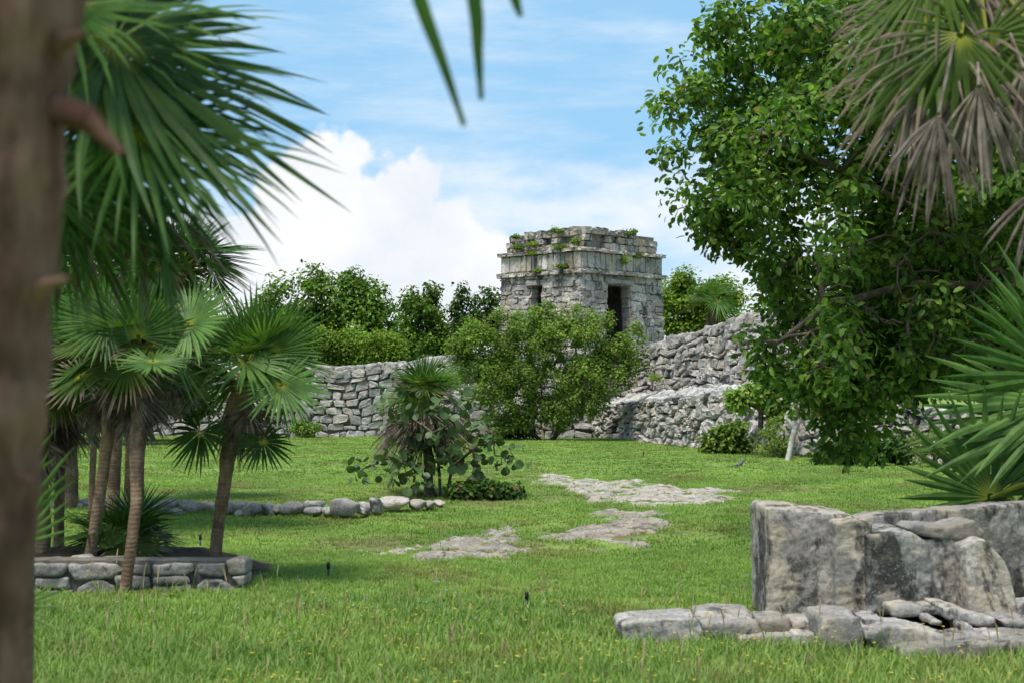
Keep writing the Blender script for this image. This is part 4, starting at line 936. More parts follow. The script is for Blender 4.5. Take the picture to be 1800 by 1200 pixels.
def palm_trunk(root, pts, r, mat, shag=0.0, seed=0, top_r=1.0, sides=14, ring=0.05, lump=0.05):
    rng = random.Random(seed); P = [Vector(p) for p in pts]; S = [0]
    for i in range(len(P) - 1): S.append(S[-1] + (P[i + 1] - P[i]).length)
    n = max(10, int(S[-1] / ring)); V = []; F = []; A = np.array([tuple(p) for p in P]); o = np.array(root.location)
    for i in range(n + 1):
        s = S[-1] * i / n; c = np.array([np.interp(s, S, A[:, k]) for k in range(3)]) - o; f = i / n
        rr = r * (1.12 - 0.12 * min(1, f * 6)) * (1 + (top_r - 1) * max(0, f - 0.55) / 0.45) * (1 + rng.uniform(-0.012, 0.012) + 0.06 * noise.noise(Vector((seed * 3.0, 0, s * 5))))
        for k in range(sides):
            a = 2 * math.pi * k / sides; q = rr * (1 + shag * rng.uniform(-0.5, 1) * max(0, f - 0.35) + lump * noise.noise(Vector((math.cos(a) * 2, math.sin(a) * 2, s * 8 + seed))) + lump * 0.8 * noise.noise(Vector((math.cos(a) * 3, math.sin(a) * 3, s * 26 + seed))))
            V.append((c[0] + math.cos(a) * q, c[1] + math.sin(a) * q, c[2]))
    for i in range(n):
        for k in range(sides): F.append((i * sides + k, i * sides + (k + 1) % sides, (i + 1) * sides + (k + 1) % sides, (i + 1) * sides + k))
    F.append(tuple(n * sides + k for k in range(sides)))
    return link('trunk', mesh_py('trunk', V, F, M[mat]), root)
def crown(root, C, Rb, n, ndead, kind, seed, e0=84, e1=4, rough=0.2, az=None, dead_el=(-82, -38), dead_r=0.72, tips=0.4):
    rng = random.Random(seed); C = Vector(C)
    for i in range(n):
        f = (i + 0.5) / n; el = R(e0 + (e1 - e0) * f ** 0.9 + rng.uniform(-8, 8)); a = (i * 2.39996 + rng.uniform(-.3, .3)) if az is None else rng.uniform(*az)
        d = (math.cos(a) * math.cos(el), math.sin(a) * math.cos(el), math.sin(el)); age = min(4, int(f * 5))
        put_leaf(root, fan_variant('palm_tip' if age >= 3 and rng.random() < tips else kind, age, rng.randrange(3)), C, d, rng.uniform(-.35, .35), Rb * rng.uniform(0.85, 1.12) * (0.85 if age == 0 else 1))
    for i in range(ndead):
        a = i * 2.39996 + 1 + rng.uniform(-.4, .4); el = R(rng.uniform(*dead_el)); d = (math.cos(a) * math.cos(el), math.sin(a) * math.cos(el), math.sin(el))
        put_leaf(root, fan_variant(kind, 5, rng.randrange(4)), C - Vector((0, 0, 0.05 + 0.10 * rng.random())), d, rng.uniform(-.6, .6), dead_r * Rb * rng.uniform(0.8, 1.15), 'dead_leaf')
def palm(label, base, pts, r, C, Rb, n, ndead, kind, seed, shag=0.25, top_r=1.25, group='thatch palms', name='thatch_palm', trunk='palm_trunk', **kw):
    root = empty(name, base, label, 'palm', group); palm_trunk(root, [base - Vector((0, 0, 0.08))] + pts + [C], r, trunk, shag, seed, top_r); crown(root, C, Rb, n, ndead, kind, seed, **kw); return root
def pz(px, Y, z=0.17): p = at(px, 700, Y); p.z = z; return p

YA = 11.5
pB = palm('slender palm rooted in front of the planter wall with bright fans overhead', pz(218, 10.75, 0.0), [at(232, 950, 10.8), at(240, 880, 10.9), at(238, 800, 11.0), at(243, 740, 11.1)], 0.044, at(246, 640, 11.2), 0.48, 16, 20, 'palm', 2, 0.4, 1.6)
cB = at(246, 640, 11.2)
hero_leaf(pB, cB, at(243, 592, 10.85), at(238, 480, 10.8), (0.0, -1, 0.35), 0.50, 'palm', 21, 230, 34, 0.03, 0.6)
hero_leaf(pB, cB, at(269, 634, 10.6), at(285, 675, 10.2), (0.1, -0.55, 0.9), 0.36, 'palm', 22, 330, 34, 0.15)
hero_leaf(pB, cB, at(190, 570, 10.9), at(105, 545, 10.8), (-0.3, -0.8, 0.6), 0.52, 'palm', 23, 250, 34, 0.12, 0.5)
hero_leaf(pB, cB, at(330, 570, 10.9), at(400, 540, 10.8), (0.3, -0.8, 0.6), 0.52, 'palm', 24, 240, 34, 0.14, 0.5)
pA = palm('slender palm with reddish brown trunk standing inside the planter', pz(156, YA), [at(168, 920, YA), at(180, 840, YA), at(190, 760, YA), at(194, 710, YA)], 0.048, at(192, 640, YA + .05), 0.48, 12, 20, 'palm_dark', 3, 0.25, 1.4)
hero_leaf(pA, at(192, 650, YA), at(142, 660, 11.0), at(128, 705, 10.85), (-0.2, -1, 0.15), 0.34, 'palm_tip', 31, 335, 32, 0.18)
pC = palm('stout shaggy palm at the right end of the planter with drooping dead fans', pz(375, 11.75, 0.05), [at(383, 930, 11.7), at(392, 870, 11.65), at(400, 810, 11.6), at(408, 760, 11.6), at(420, 720, 11.6)], 0.052, at(432, 668, 11.6), 0.52, 15, 24, 'palm', 4, 0.55, 2.1)
cC = at(432, 668, 11.6)
hero_leaf(pC, cC, at(494, 676, 11.2), at(520, 735, 11.0), (0.25, -0.8, 0.55), 0.46, 'palm', 41, 320, 36, 0.2)
hero_leaf(pC, cC, at(480, 620, 11.5), at(530, 560, 11.5), (0.2, -1, 0.2), 0.55, 'palm', 42, 220, 34, 0.05, 0.5)
hero_leaf(pC, cC, at(445, 610, 11.6), at(440, 520, 11.6), (0.0, -1, 0.2), 0.52, 'palm', 43, 200, 34, 0.04, 0.5)
hero_leaf(pC, at(425, 740, 11.6), at(352, 758, 11.3), at(330, 805, 11.25), (-0.3, -0.8, 0.5), 0.38, 'palm_dark', 44, 290, 30, 0.3)
hero_leaf(pC, at(430, 760, 11.6), at(462, 775, 11.3), at(480, 815, 11.25), (0.3, -0.8, 0.5), 0.30, 'palm_dark', 45, 280, 28, 0.4)
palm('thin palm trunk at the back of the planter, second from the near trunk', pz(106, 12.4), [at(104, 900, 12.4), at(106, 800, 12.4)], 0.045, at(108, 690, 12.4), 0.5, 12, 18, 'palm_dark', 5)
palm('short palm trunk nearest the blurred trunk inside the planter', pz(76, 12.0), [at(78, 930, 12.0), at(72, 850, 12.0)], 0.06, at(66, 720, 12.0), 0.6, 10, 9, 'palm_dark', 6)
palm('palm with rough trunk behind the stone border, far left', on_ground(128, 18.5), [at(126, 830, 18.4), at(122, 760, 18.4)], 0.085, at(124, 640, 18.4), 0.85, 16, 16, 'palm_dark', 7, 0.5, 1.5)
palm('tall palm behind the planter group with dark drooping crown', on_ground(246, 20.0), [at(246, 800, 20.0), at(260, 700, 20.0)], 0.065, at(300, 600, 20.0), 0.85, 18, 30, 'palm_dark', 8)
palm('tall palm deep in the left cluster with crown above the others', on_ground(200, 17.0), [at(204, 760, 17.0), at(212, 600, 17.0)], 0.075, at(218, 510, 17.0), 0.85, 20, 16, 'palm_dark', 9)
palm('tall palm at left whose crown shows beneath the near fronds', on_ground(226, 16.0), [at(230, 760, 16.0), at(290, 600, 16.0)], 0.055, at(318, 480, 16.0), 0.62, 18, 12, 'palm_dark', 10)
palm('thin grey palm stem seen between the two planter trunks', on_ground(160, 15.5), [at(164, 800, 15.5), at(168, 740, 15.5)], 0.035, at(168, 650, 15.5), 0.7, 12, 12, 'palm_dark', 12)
yp = palm('stemless young palm with low spreading fans in the planter', pz(215, 11.9), [pz(215, 11.9, 0.22)], 0.05, pz(215, 11.9, 0.26), 0.42, 14, 2, 'palm_dark', 13, 0, 1, e0=75, e1=5, name='young_palm')
hero_leaf(yp, pz(200, 11.8, 0.26), at(185, 965, 11.5), at(190, 915, 11.5), (0.1, -1, 0.2), 0.28, 'palm', 46, 130, 18, 0.03, 0.7)
# small palm with skirt in mid lawn
palm('small spiky palm with grey dead skirt in the middle of the lawn', on_ground(755, 21.3), [at(752, 800, 21.3), at(748, 730, 21.3)], 0.07, at(745, 708, 21.3), 0.60, 16, 34, 'palm', 14, 0.4, 1.5, e0=88, e1=18, dead_el=(-40, 15), dead_r=1.15)
palm('tiny palm crown poking from the bushes right of the tower', on_ground(1252, 52), [at(1252, 600, 52)], 0.1, at(1252, 535, 52), 0.8, 12, 3, 'palm', 15, group='palms beyond the wall')
# near left: crown whose fronds fill the upper left corner
def near_palm():
    Y = 3.75; C = at(40, 150, Y); base = Vector((*at2(30, Y), 0)); base.z = float(gz(base.x, base.y))
    root = empty('thatch_palm', base, 'palm with large drooping fronds filling the upper left corner', 'palm', 'thatch palms')
    palm_trunk(root, [base - Vector((0, 0, .05)), at(28, 900, Y), at(34, 500, Y), C], 0.05, 'palm_trunk', 0.3, 3, 1.4)
    Lf = [((150, 60), (420, 40), (0.1, -0.5, 0.9), .58, 0.30, Y), ((170, 110), (440, 210), (0.2, -0.5, 0.8), .56, 0.30, Y - .2), ((240, 225), (500, 300), (0.25, -0.6, 0.7), .50, 0.40, Y - .35),
          ((160, 200), (400, 420), (0.4, -0.6, 0.5), .58, 0.35, Y), ((120, 260), (260, 520), (0.4, -0.8, 0.2), .50, 0.2, Y + .2), ((90, 300), (120, 560), (0.1, -1, 0.2), .50, 0.2, Y + .1), ((100, 60), (330, -160), (0, -0.7, 0.7), .58, 0.3, Y + .2),
          ((160, 150), (430, 130), (0.1, -0.4, 0.9), .56, 0.30, Y + .35), ((140, 240), (370, 480), (0.3, -0.8, 0.3), .52, 0.25, Y + .4), ((60, 330), (40, 560), (-0.2, -1, 0.2), .40, 0.2, Y - .2), ((110, 20), (300, -30), (0, -.6, .8), .55, .35, Y - .3), ((230, 190), (380, 330), (0.3, -.7, .5), .50, .3, Y + .5), ((170, 60), (420, -60), (0.0, -0.5, 0.8), .58, .34, Y + .1)]
    for i, (h, t, n, rb, dr, yy) in enumerate(Lf): hero_leaf(root, C, at(*h, yy), at(*t, yy), n, rb, 'palm_dark' if i % 4 else 'palm', 500 + i, 200 if i != 2 else 240, 34, dr * 1.0, 0.34, 0.06)
    crown(root, C, 0.6, 9, 0, 'palm_dark', 77, 80, -20, tips=0.0)
    for i, (h, t) in enumerate([((130, 330), (150, 530)), ((250, 350), (300, 500))]): hero_leaf(root, C, at(*h, Y + .3), at(*t, Y + .3), (0.2, -1, 0.1), 0.36, 'palm_dead', 560 + i, 120, 16, 0.4, 0.36, 0, True, 'dead_leaf')
near_palm()
def leaf_ribbons():
    """the out-of-focus palm whose trunk fills the left edge; tips of one leaf hang into the top of the view"""
    Y = 1.46; root = empty('thatch_palm', Vector((-0.66, Y, 0)), 'blurred brown palm trunk standing close by at the left edge', 'palm', 'thatch palms')
    C = Vector((-0.50, Y + 0.02, 2.62))
    palm_trunk(root, [Vector((-0.665, Y, -.05)), at(-112, 1200, Y), at(-68, 600, Y), at(-24, 0, Y), C], 0.086, 'palm_trunk_near', 0.06, 5, 1.15, 28, 0.015, 0.10)
    rng = random.Random(6)
    for (a, b, r) in [((90, 190), (215, 270), 0.018), ((20, 560), (120, 490), 0.012), ((60, 130), (150, 60), 0.014), ((-60, 900), (60, 840), 0.008)]:
        p, q = at(*a, Y - 0.02), at(*b, Y - 0.04); m = p.lerp(q, 0.5) + Vector((0, 0, 0.012))
        V, F = tubes([(p, m, r, r * .8), (m, q, r * .8, r * .25)], 7); link('leaf_base', mesh_py('leaf_base', [v - Vector(root.location) for v in V], F, M['palm_trunk_near']), root)
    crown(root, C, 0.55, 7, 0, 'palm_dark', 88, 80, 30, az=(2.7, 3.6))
    Yl = 1.75; hub = at(560, -520, Yl)
    segs = [[(640, -420), (690, -160), (738, 0), (778, 110), (816, 222)], [(690, -440), (790, -240), (834, 0), (840, 90), (846, 176)], [(740, -470), (850, -300), (896, -60), (906, 0), (916, 30)], [(720, -500), (900, -480), (1050, -300), (1090, -160), (1110, -40)], [(580, -600), (760, -640), (960, -560), (1080, -420), (1150, -300)], [(560, -640), (650, -760), (800, -820), (950, -760), (1040, -660)], [(540, -620), (540, -800), (600, -950), (700, -1000), (780, -960)]]
    V, F, A = [], [], []; o0 = Vector(root.location)
    for s in segs:
        P = [hub] + [at(x, y, Yl) for x, y in s]; o = len(V); n = len(P)
        K = 14; Q = []
        for i in range(K + 1):
            f = i / K * (n - 1); j = min(int(f), n - 2); t = f - j; p0, p1, p2, p3 = P[max(j - 1, 0)], P[j], P[j + 1], P[min(j + 2, n - 1)]
            Q.append(0.5 * ((2 * p1) + (p2 - p0) * t + (2 * p0 - 5 * p1 + 4 * p2 - p3) * t * t + (3 * p1 - p0 - 3 * p2 + p3) * t ** 3))
        for i, q in enumerate(Q):
            f = i / K; w = 0.013 * min(1, 0.35 + f * 3) * max(0.06, (1 - f)) ** 0.55 * 1.25; d = (Q[min(i + 1, K)] - Q[max(i - 1, 0)]).normalized(); sdv = d.cross(Vector((0.3, 1, 0.2))).normalized()
            V += [q + sdv * w - o0, q + Vector((0, -0.35 * w, 0)) - o0, q - sdv * w - o0]; A += [0.1 + 0.9 * f] * 3
        for i in range(K):
            b = o + i * 3; F += [(b, b + 1, b + 4, b + 3), (b + 1, b + 2, b + 5, b + 4)]
    v2, f2 = tubes([(C - o0, C.lerp(hub, 0.5) - o0 + Vector((0, 0, .06)), 0.012, 0.01), (C.lerp(hub, 0.5) - o0 + Vector((0, 0, .06)), hub - o0, 0.01, 0.008)], 6); o = len(V); V += v2; A += [0.09] * len(v2); F += [tuple(o + k for k in f) for f in f2]
    link('leaf', mesh_py('leaf', V, F, M['palm_dark'], False, {'rad': A}), root)
leaf_ribbons()
def low_left():
    b = Vector((*at2(0, 5.2), 0)); root = empty('young_palm', b, 'bright green young palm leaves just right of the blurred trunk', 'palm', 'thatch palms')
    C = at(10, 960, 5.2); palm_trunk(root, [b - Vector((0, 0, .03)), C], 0.04, 'palm_trunk', 0.2, 2)
    for i, (h, t, rb) in enumerate([((20, 930), (110, 760), .42), ((30, 960), (130, 850), .30), ((-10, 900), (60, 700), .44), ((20, 1070), (150, 1052), .24), ((-20, 900), (-140, 760), .36)]): hero_leaf(root, C, at(*h, 5.1), at(*t, 5.1), (0.2, -1, 0.3), rb, 'palm', 600 + i, 62, 6, 0.12, 0.3)
low_left()
# upper right palm with brown-tipped fans
def upper_right():
    Y = 5.6; C = at(1715, -60, Y); base = Vector((*at2(2130, Y), 0)); root = empty('thatch_palm', base, 'palm with brown-tipped hanging fans in the upper right corner', 'palm', 'thatch palms')
    palm_trunk(root, [base - Vector((0, 0, .05)), at(2040, 800, Y), at(1900, 400, Y), at(1790, 100, Y), C], 0.07, 'palm_trunk', 0.3, 4, 1.5)
    Lf = [((1735, 66), (1722, 300), (0.05, -1, 0.25), .46, 320, 'palm_tip', 0.10, -.3), ((1640, 40), (1490, 190), (-0.5, -0.8, 0.5), .52, 220, 'palm_tip', 0.28, -.2), ((1650, 90), (1500, 280), (-0.5, -0.8, 0.4), .54, 190, 'palm_tip', 0.25, -.1), ((1660, 130), (1560, 330), (-0.3, -0.9, 0.3), .52, 170, 'palm_tip', 0.2, 0.0), ((1620, -20), (1520, 60), (-0.3, -0.7, 0.6), .42, 200, 'palm_tip', 0.3, -.1), ((1650, -60), (1600, 80), (-0.1, -1, 0.4), .40, 180, 'palm_tip', 0.2, -.3), ((1820, 60), (1900, 200), (0.4, -.8, .4), .5, 240, 'palm_tip', .25, -.2), ((1800, -20), (1850, -100), (0.2, -.8, .6), .5, 260, 'palm_tip', .2, 0), ((1650, -120), (1500, -200), (-.2, -.8, .6), .5, 260, 'palm', .2, 0), ((1600, 90), (1490, 240), (-.4, -.8, .4), .42, 150, 'palm_tip', .3, .15), ((1690, 60), (1600, 250), (-.2, -.9, .4), .5, 160, 'palm_tip', .2, -.35), ((1580, 10), (1500, 130), (-.4, -.8, .5), .38, 170, 'palm_tip', .3, .1)]
    for i, (h, t, n, rb, sp, mt, dr, dy) in enumerate(Lf): hero_leaf(root, C, at(*h, Y + dy), at(*t, Y + dy), n, rb, mt, 700 + i, sp, max(12, int(sp / 11)), dr * 1.7, 0.30, 0.05)
    for i, (h, t, rb, dy) in enumerate([((1650, 200), (1625, 400), .40, -.15), ((1740, 130), (1690, 330), .42, .1), ((1770, 140), (1770, 350), .40, .15), ((1690, 170), (1660, 400), .40, .1), ((1800, 120), (1810, 330), .4, 0), ((1610, 170), (1590, 340), .36, .1), ((1830, 330), (1790, 480), .36, -.1), ((1720, 150), (1740, 330), .38, -.05)]):
        hero_leaf(root, C if i != 6 else at(1850, 260, Y), at(*h, Y + dy - .4), at(*t, Y + dy - .4), (0.1, -1, 0.15), rb, 'palm_dead', 730 + i, 85, 12, 0.3, 0.42, 0, True, 'dead_leaf')
upper_right()
# right, behind the ruin
def right_palm():
    Y = 10.6; base = Vector((*at2(1850, Y), 0)); C = at(1850, 840, Y); root = empty('thatch_palm', base, 'low palm with long green fans behind the ruined block at right', 'palm', 'thatch palms')
    palm_trunk(root, [base - Vector((0, 0, .05)), C], 0.07, 'palm_trunk', 0.3, 9, 1.3)
    Lf = [((1742, 874), (1700, 700), (0.05, -1, 0.3), .98, 200, .05, .0), ((1850, 705), (1640, 690), (-0.1, -0.9, 0.5), 1.12, 90, .14, .1), ((1840, 745), (1640, 770), (-0.2, -0.9, 0.5), 1.1, 80, .2, .0), ((1870, 660), (1700, 560), (0, -1, .3), 1.1, 90, .06, .2), ((1880, 640), (1800, 480), (0, -1, .2), 1.1, 100, .04, .3), ((1860, 780), (1700, 850), (-.2, -.9, .4), .95, 90, .15, .15), ((1900, 760), (2100, 700), (.2, -.9, .4), 1.0, 200, .15, .2), ((1790, 880), (1640, 850), (-.1, -.8, .6), .8, 70, .1, .3), ((1850, 800), (1780, 700), (0, -1, .4), .9, 120, .08, .35)]
    for i, (h, t, n, rb, sp, dr, dy) in enumerate(Lf): hero_leaf(root, C, at(*h, Y + dy), at(*t, Y + dy), n, rb, 'palm' if i in (0, 1, 2, 4) else 'palm_dark', 800 + i, sp, max(8, int(sp / 9.5)), dr, 0.42, 0.05)
right_palm()

# ------------------------------------------------------------------ plants rooted in the tower
def tower_plants():
    specs = [((978, 407), 14, 6, 'rounded weed clump on the tower roof edge, left face'), ((1110, 412), 10, 14, 'upright leafy seedling on the tower roof, right face'), ((1098, 460), 9, 13, 'hanging green plant below the right upper cornice'), ((988, 470), 22, 7, 'widest bright green weed on the lower cornice, left face'), ((946, 478), 8, 4, 'small weed tuft on the lower cornice left of the widest one'),
             ((935, 432), 12, 9, 'weed clump in the parapet, second from the left corner'), ((910, 438), 8, 10, 'weed clump at the left corner of the parapet'), ((985, 437), 14, 6, 'trailing weed on the upper cornice beside the recessed panel'), ((1011, 428), 7, 8, 'dark weed inside the recessed panel near the front corner'), ((1120, 452), 7, 4, 'little weed on the right upper cornice'), ((938, 447), 8, 3, 'flat weed on the upper cornice, left face'), ((907, 418), 5, 4, 'tiny tuft on the top left corner of the tower')]
    for i, (p, rx, ry, lab) in enumerate(specs):
        # depth from the tower face the plant grows on
        f = 'L' if p[0] < 1023 else 'R'; o, e, n, W = TF[f]; off = 0.12; d = ray(*p); c = Vector((0, 0, EYE)); nn = Vector(n)
        t = ((o + nn * off - c).dot(nn)) / d.dot(nn); q = c + d * t; Y = q.y
        leafy('wall_plant', lab, 'plant', q - Vector((0, 0, 0.0)) , [(p[0], p[1], rx, ry)], Y, 16, 0.10, 26, 0.075, 'far', 'lime_leaf' if i not in (1, 2, 5, 8) else 'bush_leaf', 900 + i, 3, group='weeds rooted in the tower', rtip=0.004, depth=0.4)
tower_plants()
leafy('wall_plant', 'green weed on the ledge between the wall tiers beside the bush', 'plant', at(1150, 668, 45.0), [(1150, 667, 12, 8)], 45.0, 16, 0.12, 24, 0.08, 'narrow', 'bush_leaf', 930, 3, rtip=0.004)

# ------------------------------------------------------------------ little things on the lawn
def stake(px, py, label):
    b = G(px, py); s = b.y / FPX; root = empty('garden_spike', Vector((b.x, b.y, float(gz(b.x, b.y)))), label, 'sprinkler', 'black sprinklers in the lawn')
    def lathe(name, prof):
        V, F = [], []
        for r, z in prof:
            for k in range(10): V.append((r * math.cos(k * .6283), r * math.sin(k * .6283), z))
        for i in range(len(prof) - 1):
            for k in range(10): F.append((i * 10 + k, i * 10 + (k + 1) % 10, (i + 1) * 10 + (k + 1) % 10, (i + 1) * 10 + k))
        F.append(tuple((len(prof) - 1) * 10 + k for k in range(10))); link(name, mesh_py(name, V, F, M['black']), root)
    lathe('stem', [(0.010, -0.05), (0.010, 0.07)]); lathe('head', [(0.009, 0.07), (0.015, 0.078), (0.016, 0.115), (0.012, 0.122), (0.008, 0.13)])
stake(352, 960, 'black sprinkler head behind the shaggy planter palm'); stake(577, 1022, 'black sprinkler head right of the planter wall'); stake(926, 1068, 'black sprinkler head nearest the camera in the middle lawn'); stake(1131, 806, 'far black sprinkler head in front of the front wall tier')
def lizard():
    b = G(1299, 822); pts = [(0, 0, .05), (.06, 0, .09), (.11, 0, .14), (.15, 0, .165), (.19, 0, .16), (-.08, 0, .035), (-.17, .02, .02), (-.27, .05, .012), (.05, .05, .03), (.06, .07, 0), (.05, -.05, .03), (.06, -.07, 0), (-.05, .05, .02), (-.05, .07, 0), (-.05, -.05, .02), (-.05, -.07, 0)]
    ed = [(0, 1), (1, 2), (2, 3), (3, 4), (0, 5), (5, 6), (6, 7), (1, 8), (8, 9), (1, 10), (10, 11), (0, 12), (12, 13), (0, 14), (14, 15)]
    rd = [.04, .045, .03, .03, .014, .028, .014, .005, .014, .01, .014, .01, .014, .01, .014, .01]
    me = bpy.data.meshes.new('iguana'); me.from_pydata(pts, ed, []); o = bpy.data.objects.new('iguana', me); COL.objects.link(o)
    sk = o.modifiers.new('s', 'SKIN'); o.modifiers.new('d', 'SUBSURF').levels = 1
    bm = bmesh.new(); bm.from_mesh(me); ly = bm.verts.layers.skin.verify()
    for v, r in zip(bm.verts, rd): v[ly].radius = (r, r); v[ly].use_root = v.index == 0
    bm.to_mesh(me); bm.free(); dg = bpy.context.evaluated_depsgraph_get(); dg.update(); m2 = bpy.data.meshes.new_from_object(o.evaluated_get(dg)); bpy.data.objects.remove(o)
    m2.polygons.foreach_set('use_smooth', [True] * len(m2.polygons))
    q = link('iguana', m2, None, (b.x, b.y, float(gz(b.x, b.y)) + 0.02), M['lizard']); q.rotation_euler = (0, 0, 0.5); q.scale = (0.85, 0.85, 0.85)
    tag(q, 'small grey iguana sitting upright on the lawn below the wall', 'iguana')
lizard()

# ------------------------------------------------------------------ grass
def tuft(name, nb, h, spread, width, seed, mat, bend=0.5):
    rng = np.random.RandomState(seed); V, F = [], []
    for _ in range(nb):
        a = rng.uniform(0, 6.283); r = spread * rng.rand() ** 0.5; b = np.array([math.cos(a) * r, math.sin(a) * r, -0.01]); l = h * rng.uniform(0.5, 1.1); a2 = a + rng.uniform(-1, 1)
        d = np.array([math.cos(a2), math.sin(a2), 0]); s = np.array([-d[1], d[0], 0]) * width * rng.uniform(0.7, 1.3); k = bend * rng.uniform(0.3, 1.3); o = len(V)
        for t, w in ((0, 1), (0.5, 0.85), (1, 0)):
            c = b + d * l * k * t * t + np.array([0, 0, l * (t - 0.35 * k * t * t)])
            if w: V += [c - s * w, c + s * w]
            else: V.append(c)
        F += [(o, o + 1, o + 3, o + 2), (o + 2, o + 3, o + 4)]
    me = mesh_py(name, V, F, M[mat], False); return bpy.data.objects.new(name, me)
def flower_stalk(name, h, seed, head):
    rng = random.Random(seed); V, F = tubes([(Vector((0, 0, -.01)), Vector((0.01, 0, h * .5)), .0018, .0015), (Vector((0.01, 0, h * .5)), Vector((0.03, 0.01, h)), .0015, .001)], 4); n0 = len(F); c = Vector((0.03, 0.01, h))
    if head == 'straw':
        v2, f2 = tubes([(c - Vector((0.004, 0, .02)), c + Vector((0.005, 0, .03)), .0025, .0045), (c + Vector((0.005, 0, .03)), c + Vector((.018, 0, .065)), .0045, .0015)], 6)
        o = len(V); V += v2; F += [tuple(o + k for k in f) for f in f2]
    else:
        for k in range(6):
            a = k * 1.047; d = Vector((math.cos(a), math.sin(a), 0.3)) * 0.009; s = Vector((-math.sin(a), math.cos(a), 0)) * 0.004; o = len(V); V += [c, c + d * .6 + s, c + d, c + d * .6 - s]; F.append((o, o + 1, o + 2, o + 3))
    me = mesh_py(name, V, F, M['weed'], False); me.materials.append(M[head])
    for i, p in enumerate(me.polygons): p.material_index = 1 if i >= n0 else 0
    return bpy.data.objects.new(name, me)
def scatter(name, label, cat, pts, protos, scl, seed):
    rng = np.random.RandomState(seed); n = len(pts)
    me = bpy.data.meshes.new(name); me.vertices.add(n); me.vertices.foreach_set('co', np.asarray(pts, np.float32).ravel())
    for an, av in (('rz', rng.uniform(0, 6.283, n)), ('sc', rng.uniform(*scl, n))):
        a = me.attributes.new(an, 'FLOAT', 'POINT'); a.data.foreach_set('value', av.astype(np.float32))
    a = me.attributes.new('ix', 'INT', 'POINT'); a.data.foreach_set('value', rng.randint(0, len(protos), n).astype(np.int32))
    o = link(name, me); tag(o, label, cat, kind='stuff')
    ng = bpy.data.node_groups.new(name, 'GeometryNodeTree'); ng.interface.new_socket('Geometry', in_out='INPUT', socket_type='NodeSocketGeometry'); ng.interface.new_socket('Geometry', in_out='OUTPUT', socket_type='NodeSocketGeometry')
    N = ng.nodes.new; L = ng.links.new; gi, go = N('NodeGroupInput'), N('NodeGroupOutput')
    cl = bpy.data.collections.new(name + ' blades')
    for k, p in enumerate(protos): p.name = '%s_%02d' % (name, k); cl.objects.link(p)
    ci = N('GeometryNodeCollectionInfo'); ci.inputs['Collection'].default_value = cl; ci.inputs['Separate Children'].default_value = True; ci.inputs['Reset Children'].default_value = True
    ip = N('GeometryNodeInstanceOnPoints'); ip.inputs['Pick Instance'].default_value = True
    def attr(nm, tp):
        q = N('GeometryNodeInputNamedAttribute'); q.data_type = tp; q.inputs[0].default_value = nm; return q.outputs[0]
    cx = N('ShaderNodeCombineXYZ'); L(attr('rz', 'FLOAT'), cx.inputs[2]); er = N('FunctionNodeEulerToRotation'); L(cx.outputs[0], er.inputs[0])
    m2p = N('GeometryNodeMeshToPoints'); L(gi.outputs[0], m2p.inputs[0]); L(m2p.outputs[0], ip.inputs['Points'])
    L(ci.outputs[0], ip.inputs['Instance']); L(attr('ix', 'INT'), ip.inputs['Instance Index']); L(er.outputs[0], ip.inputs['Rotation'])
    L(attr('sc', 'FLOAT'), ip.inputs['Scale']); L(ip.outputs[0], go.inputs[0])
    o.modifiers.new('scatter', 'NODES').node_group = ng; return o
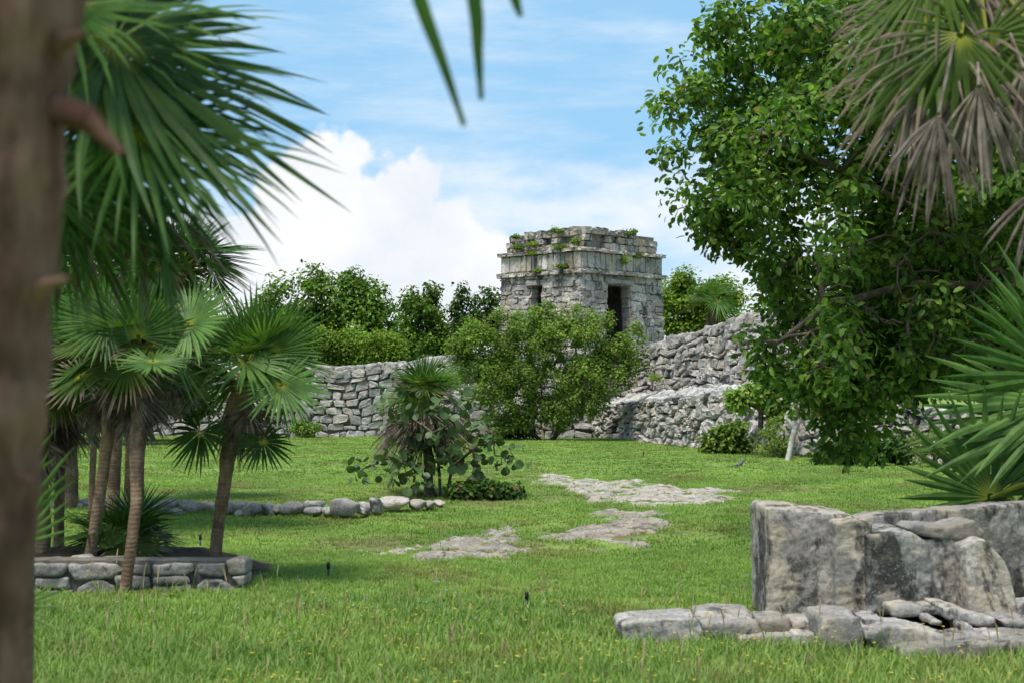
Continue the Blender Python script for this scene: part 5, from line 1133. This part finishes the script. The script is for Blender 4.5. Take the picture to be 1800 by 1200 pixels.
def lawn_points(n, y0, y1, rng, margin=1.12):
    y = np.sqrt(rng.uniform(y0 ** 2, y1 ** 2, n)); x = rng.uniform(-0.36, 0.36, n) * y * margin
    keep = np.ones(n, bool)
    for w in OUTW:
        ins = inside(w, x, y); d = dist_edge(w, x, y); keep &= ~(ins & (d > 0.05) & (rng.rand(n) < np.where(np.sin(x * 3.3 + y) * np.sin(y * 1.9 - x) > 0.25, 0.25, 0.88)))
    for q, r in SOIL:
        d = np.hypot(x - q.x, y - q.y); nz_ = np.sin(x * 3.1 + 2 * np.sin(y * 1.3)) * np.sin(y * 2.3 + 1.7 * np.sin(x * 2.1)); keep &= ~((d < r * (0.75 + 0.3 * nz_)) & (rng.rand(n) < 0.30 + 0.30 * (nz_ > 0)))
    pl, ph = at2(-60, 10.95)[0], at2(430, 10.95)[0]; keep &= ~((x > pl) & (x < ph) & (y > 10.9) & (y < 12.7))
    rx = at2(1320, 9.5)[0]; keep &= ~((x > rx) & (y > 8.95) & (y < 10.2))
    for f, L_ in ((lf, lL),):
        S = np.array([f(s) for s in np.linspace(0, L_, 40)]); wy = np.interp(x, S[:, 0], S[:, 1], left=1e3); keep &= y < wy - 0.12
    keep &= y < 46.3
    x, y = x[keep], y[keep]; return np.stack([x, y, gz(x, y)], 1)
def build_grass():
    rng = np.random.RandomState(1)
    short = [tuft('t', 9, 0.055, 0.05, 0.0028, s, 'grass', 0.8) for s in range(4)]
    mid = [tuft('t', 9, 0.06, 0.09, 0.0055, 10 + s, 'grass', 0.9) for s in range(4)]
    far = [tuft('t', 9, 0.07, 0.16, 0.011, 20 + s, 'grass', 0.9) for s in range(4)]
    near = [tuft('t', 8, 0.13, 0.05, 0.0034, 30 + s, 'weed', 0.6) for s in range(4)]
    scatter('short_grass', 'short grass of the near lawn', 'grass', lawn_points(52000, 6.6, 14, rng), short, (0.7, 1.4), 2)
    scatter('short_grass', 'short grass of the middle lawn', 'grass', lawn_points(46000, 14, 26, rng), mid, (0.6, 1.3), 3)
    scatter('short_grass', 'short grass of the far lawn', 'grass', lawn_points(36000, 26, 47, rng), far, (0.5, 1.15), 4)
    P = lawn_points(26000, 6.3, 11.2, rng); k = np.clip((10.6 - P[:, 1]) / 3.2, 0.04, 1); P = P[rng.rand(len(P)) < k]
    near += [tuft('t', 10, 0.075, 0.06, 0.009, 40 + q, 'weed', 0.9) for q in range(2)]
    scatter('tall_grass', 'taller weedy grass along the bottom of the view', 'grass', P, near, (0.6, 1.45), 5)
    Q = lawn_points(480, 6.6, 9.6, rng); Q = Q[Q[:, 0] > -1.4]
    scatter('wildflowers', 'tiny yellow wildflowers in the near grass', 'flowers', Q, [flower_stalk('f', h, i, 'yellow') for i, h in enumerate((0.10, 0.14, 0.18))], (0.8, 1.3), 6)
    scatter('wildflowers', 'tiny violet wildflowers in the middle grass', 'flowers', lawn_points(130, 9.0, 12.5, rng), [flower_stalk('f', h, i, 'violet') for i, h in enumerate((0.07, 0.10))], (0.8, 1.3), 7)
    scatter('seed_stalks', 'dry brown seed heads standing in the near grass', 'grass', lawn_points(190, 6.8, 10.5, rng), [flower_stalk('f', h, i, 'straw') for i, h in enumerate((0.12, 0.17, 0.24))], (0.7, 1.3), 8)
build_grass()
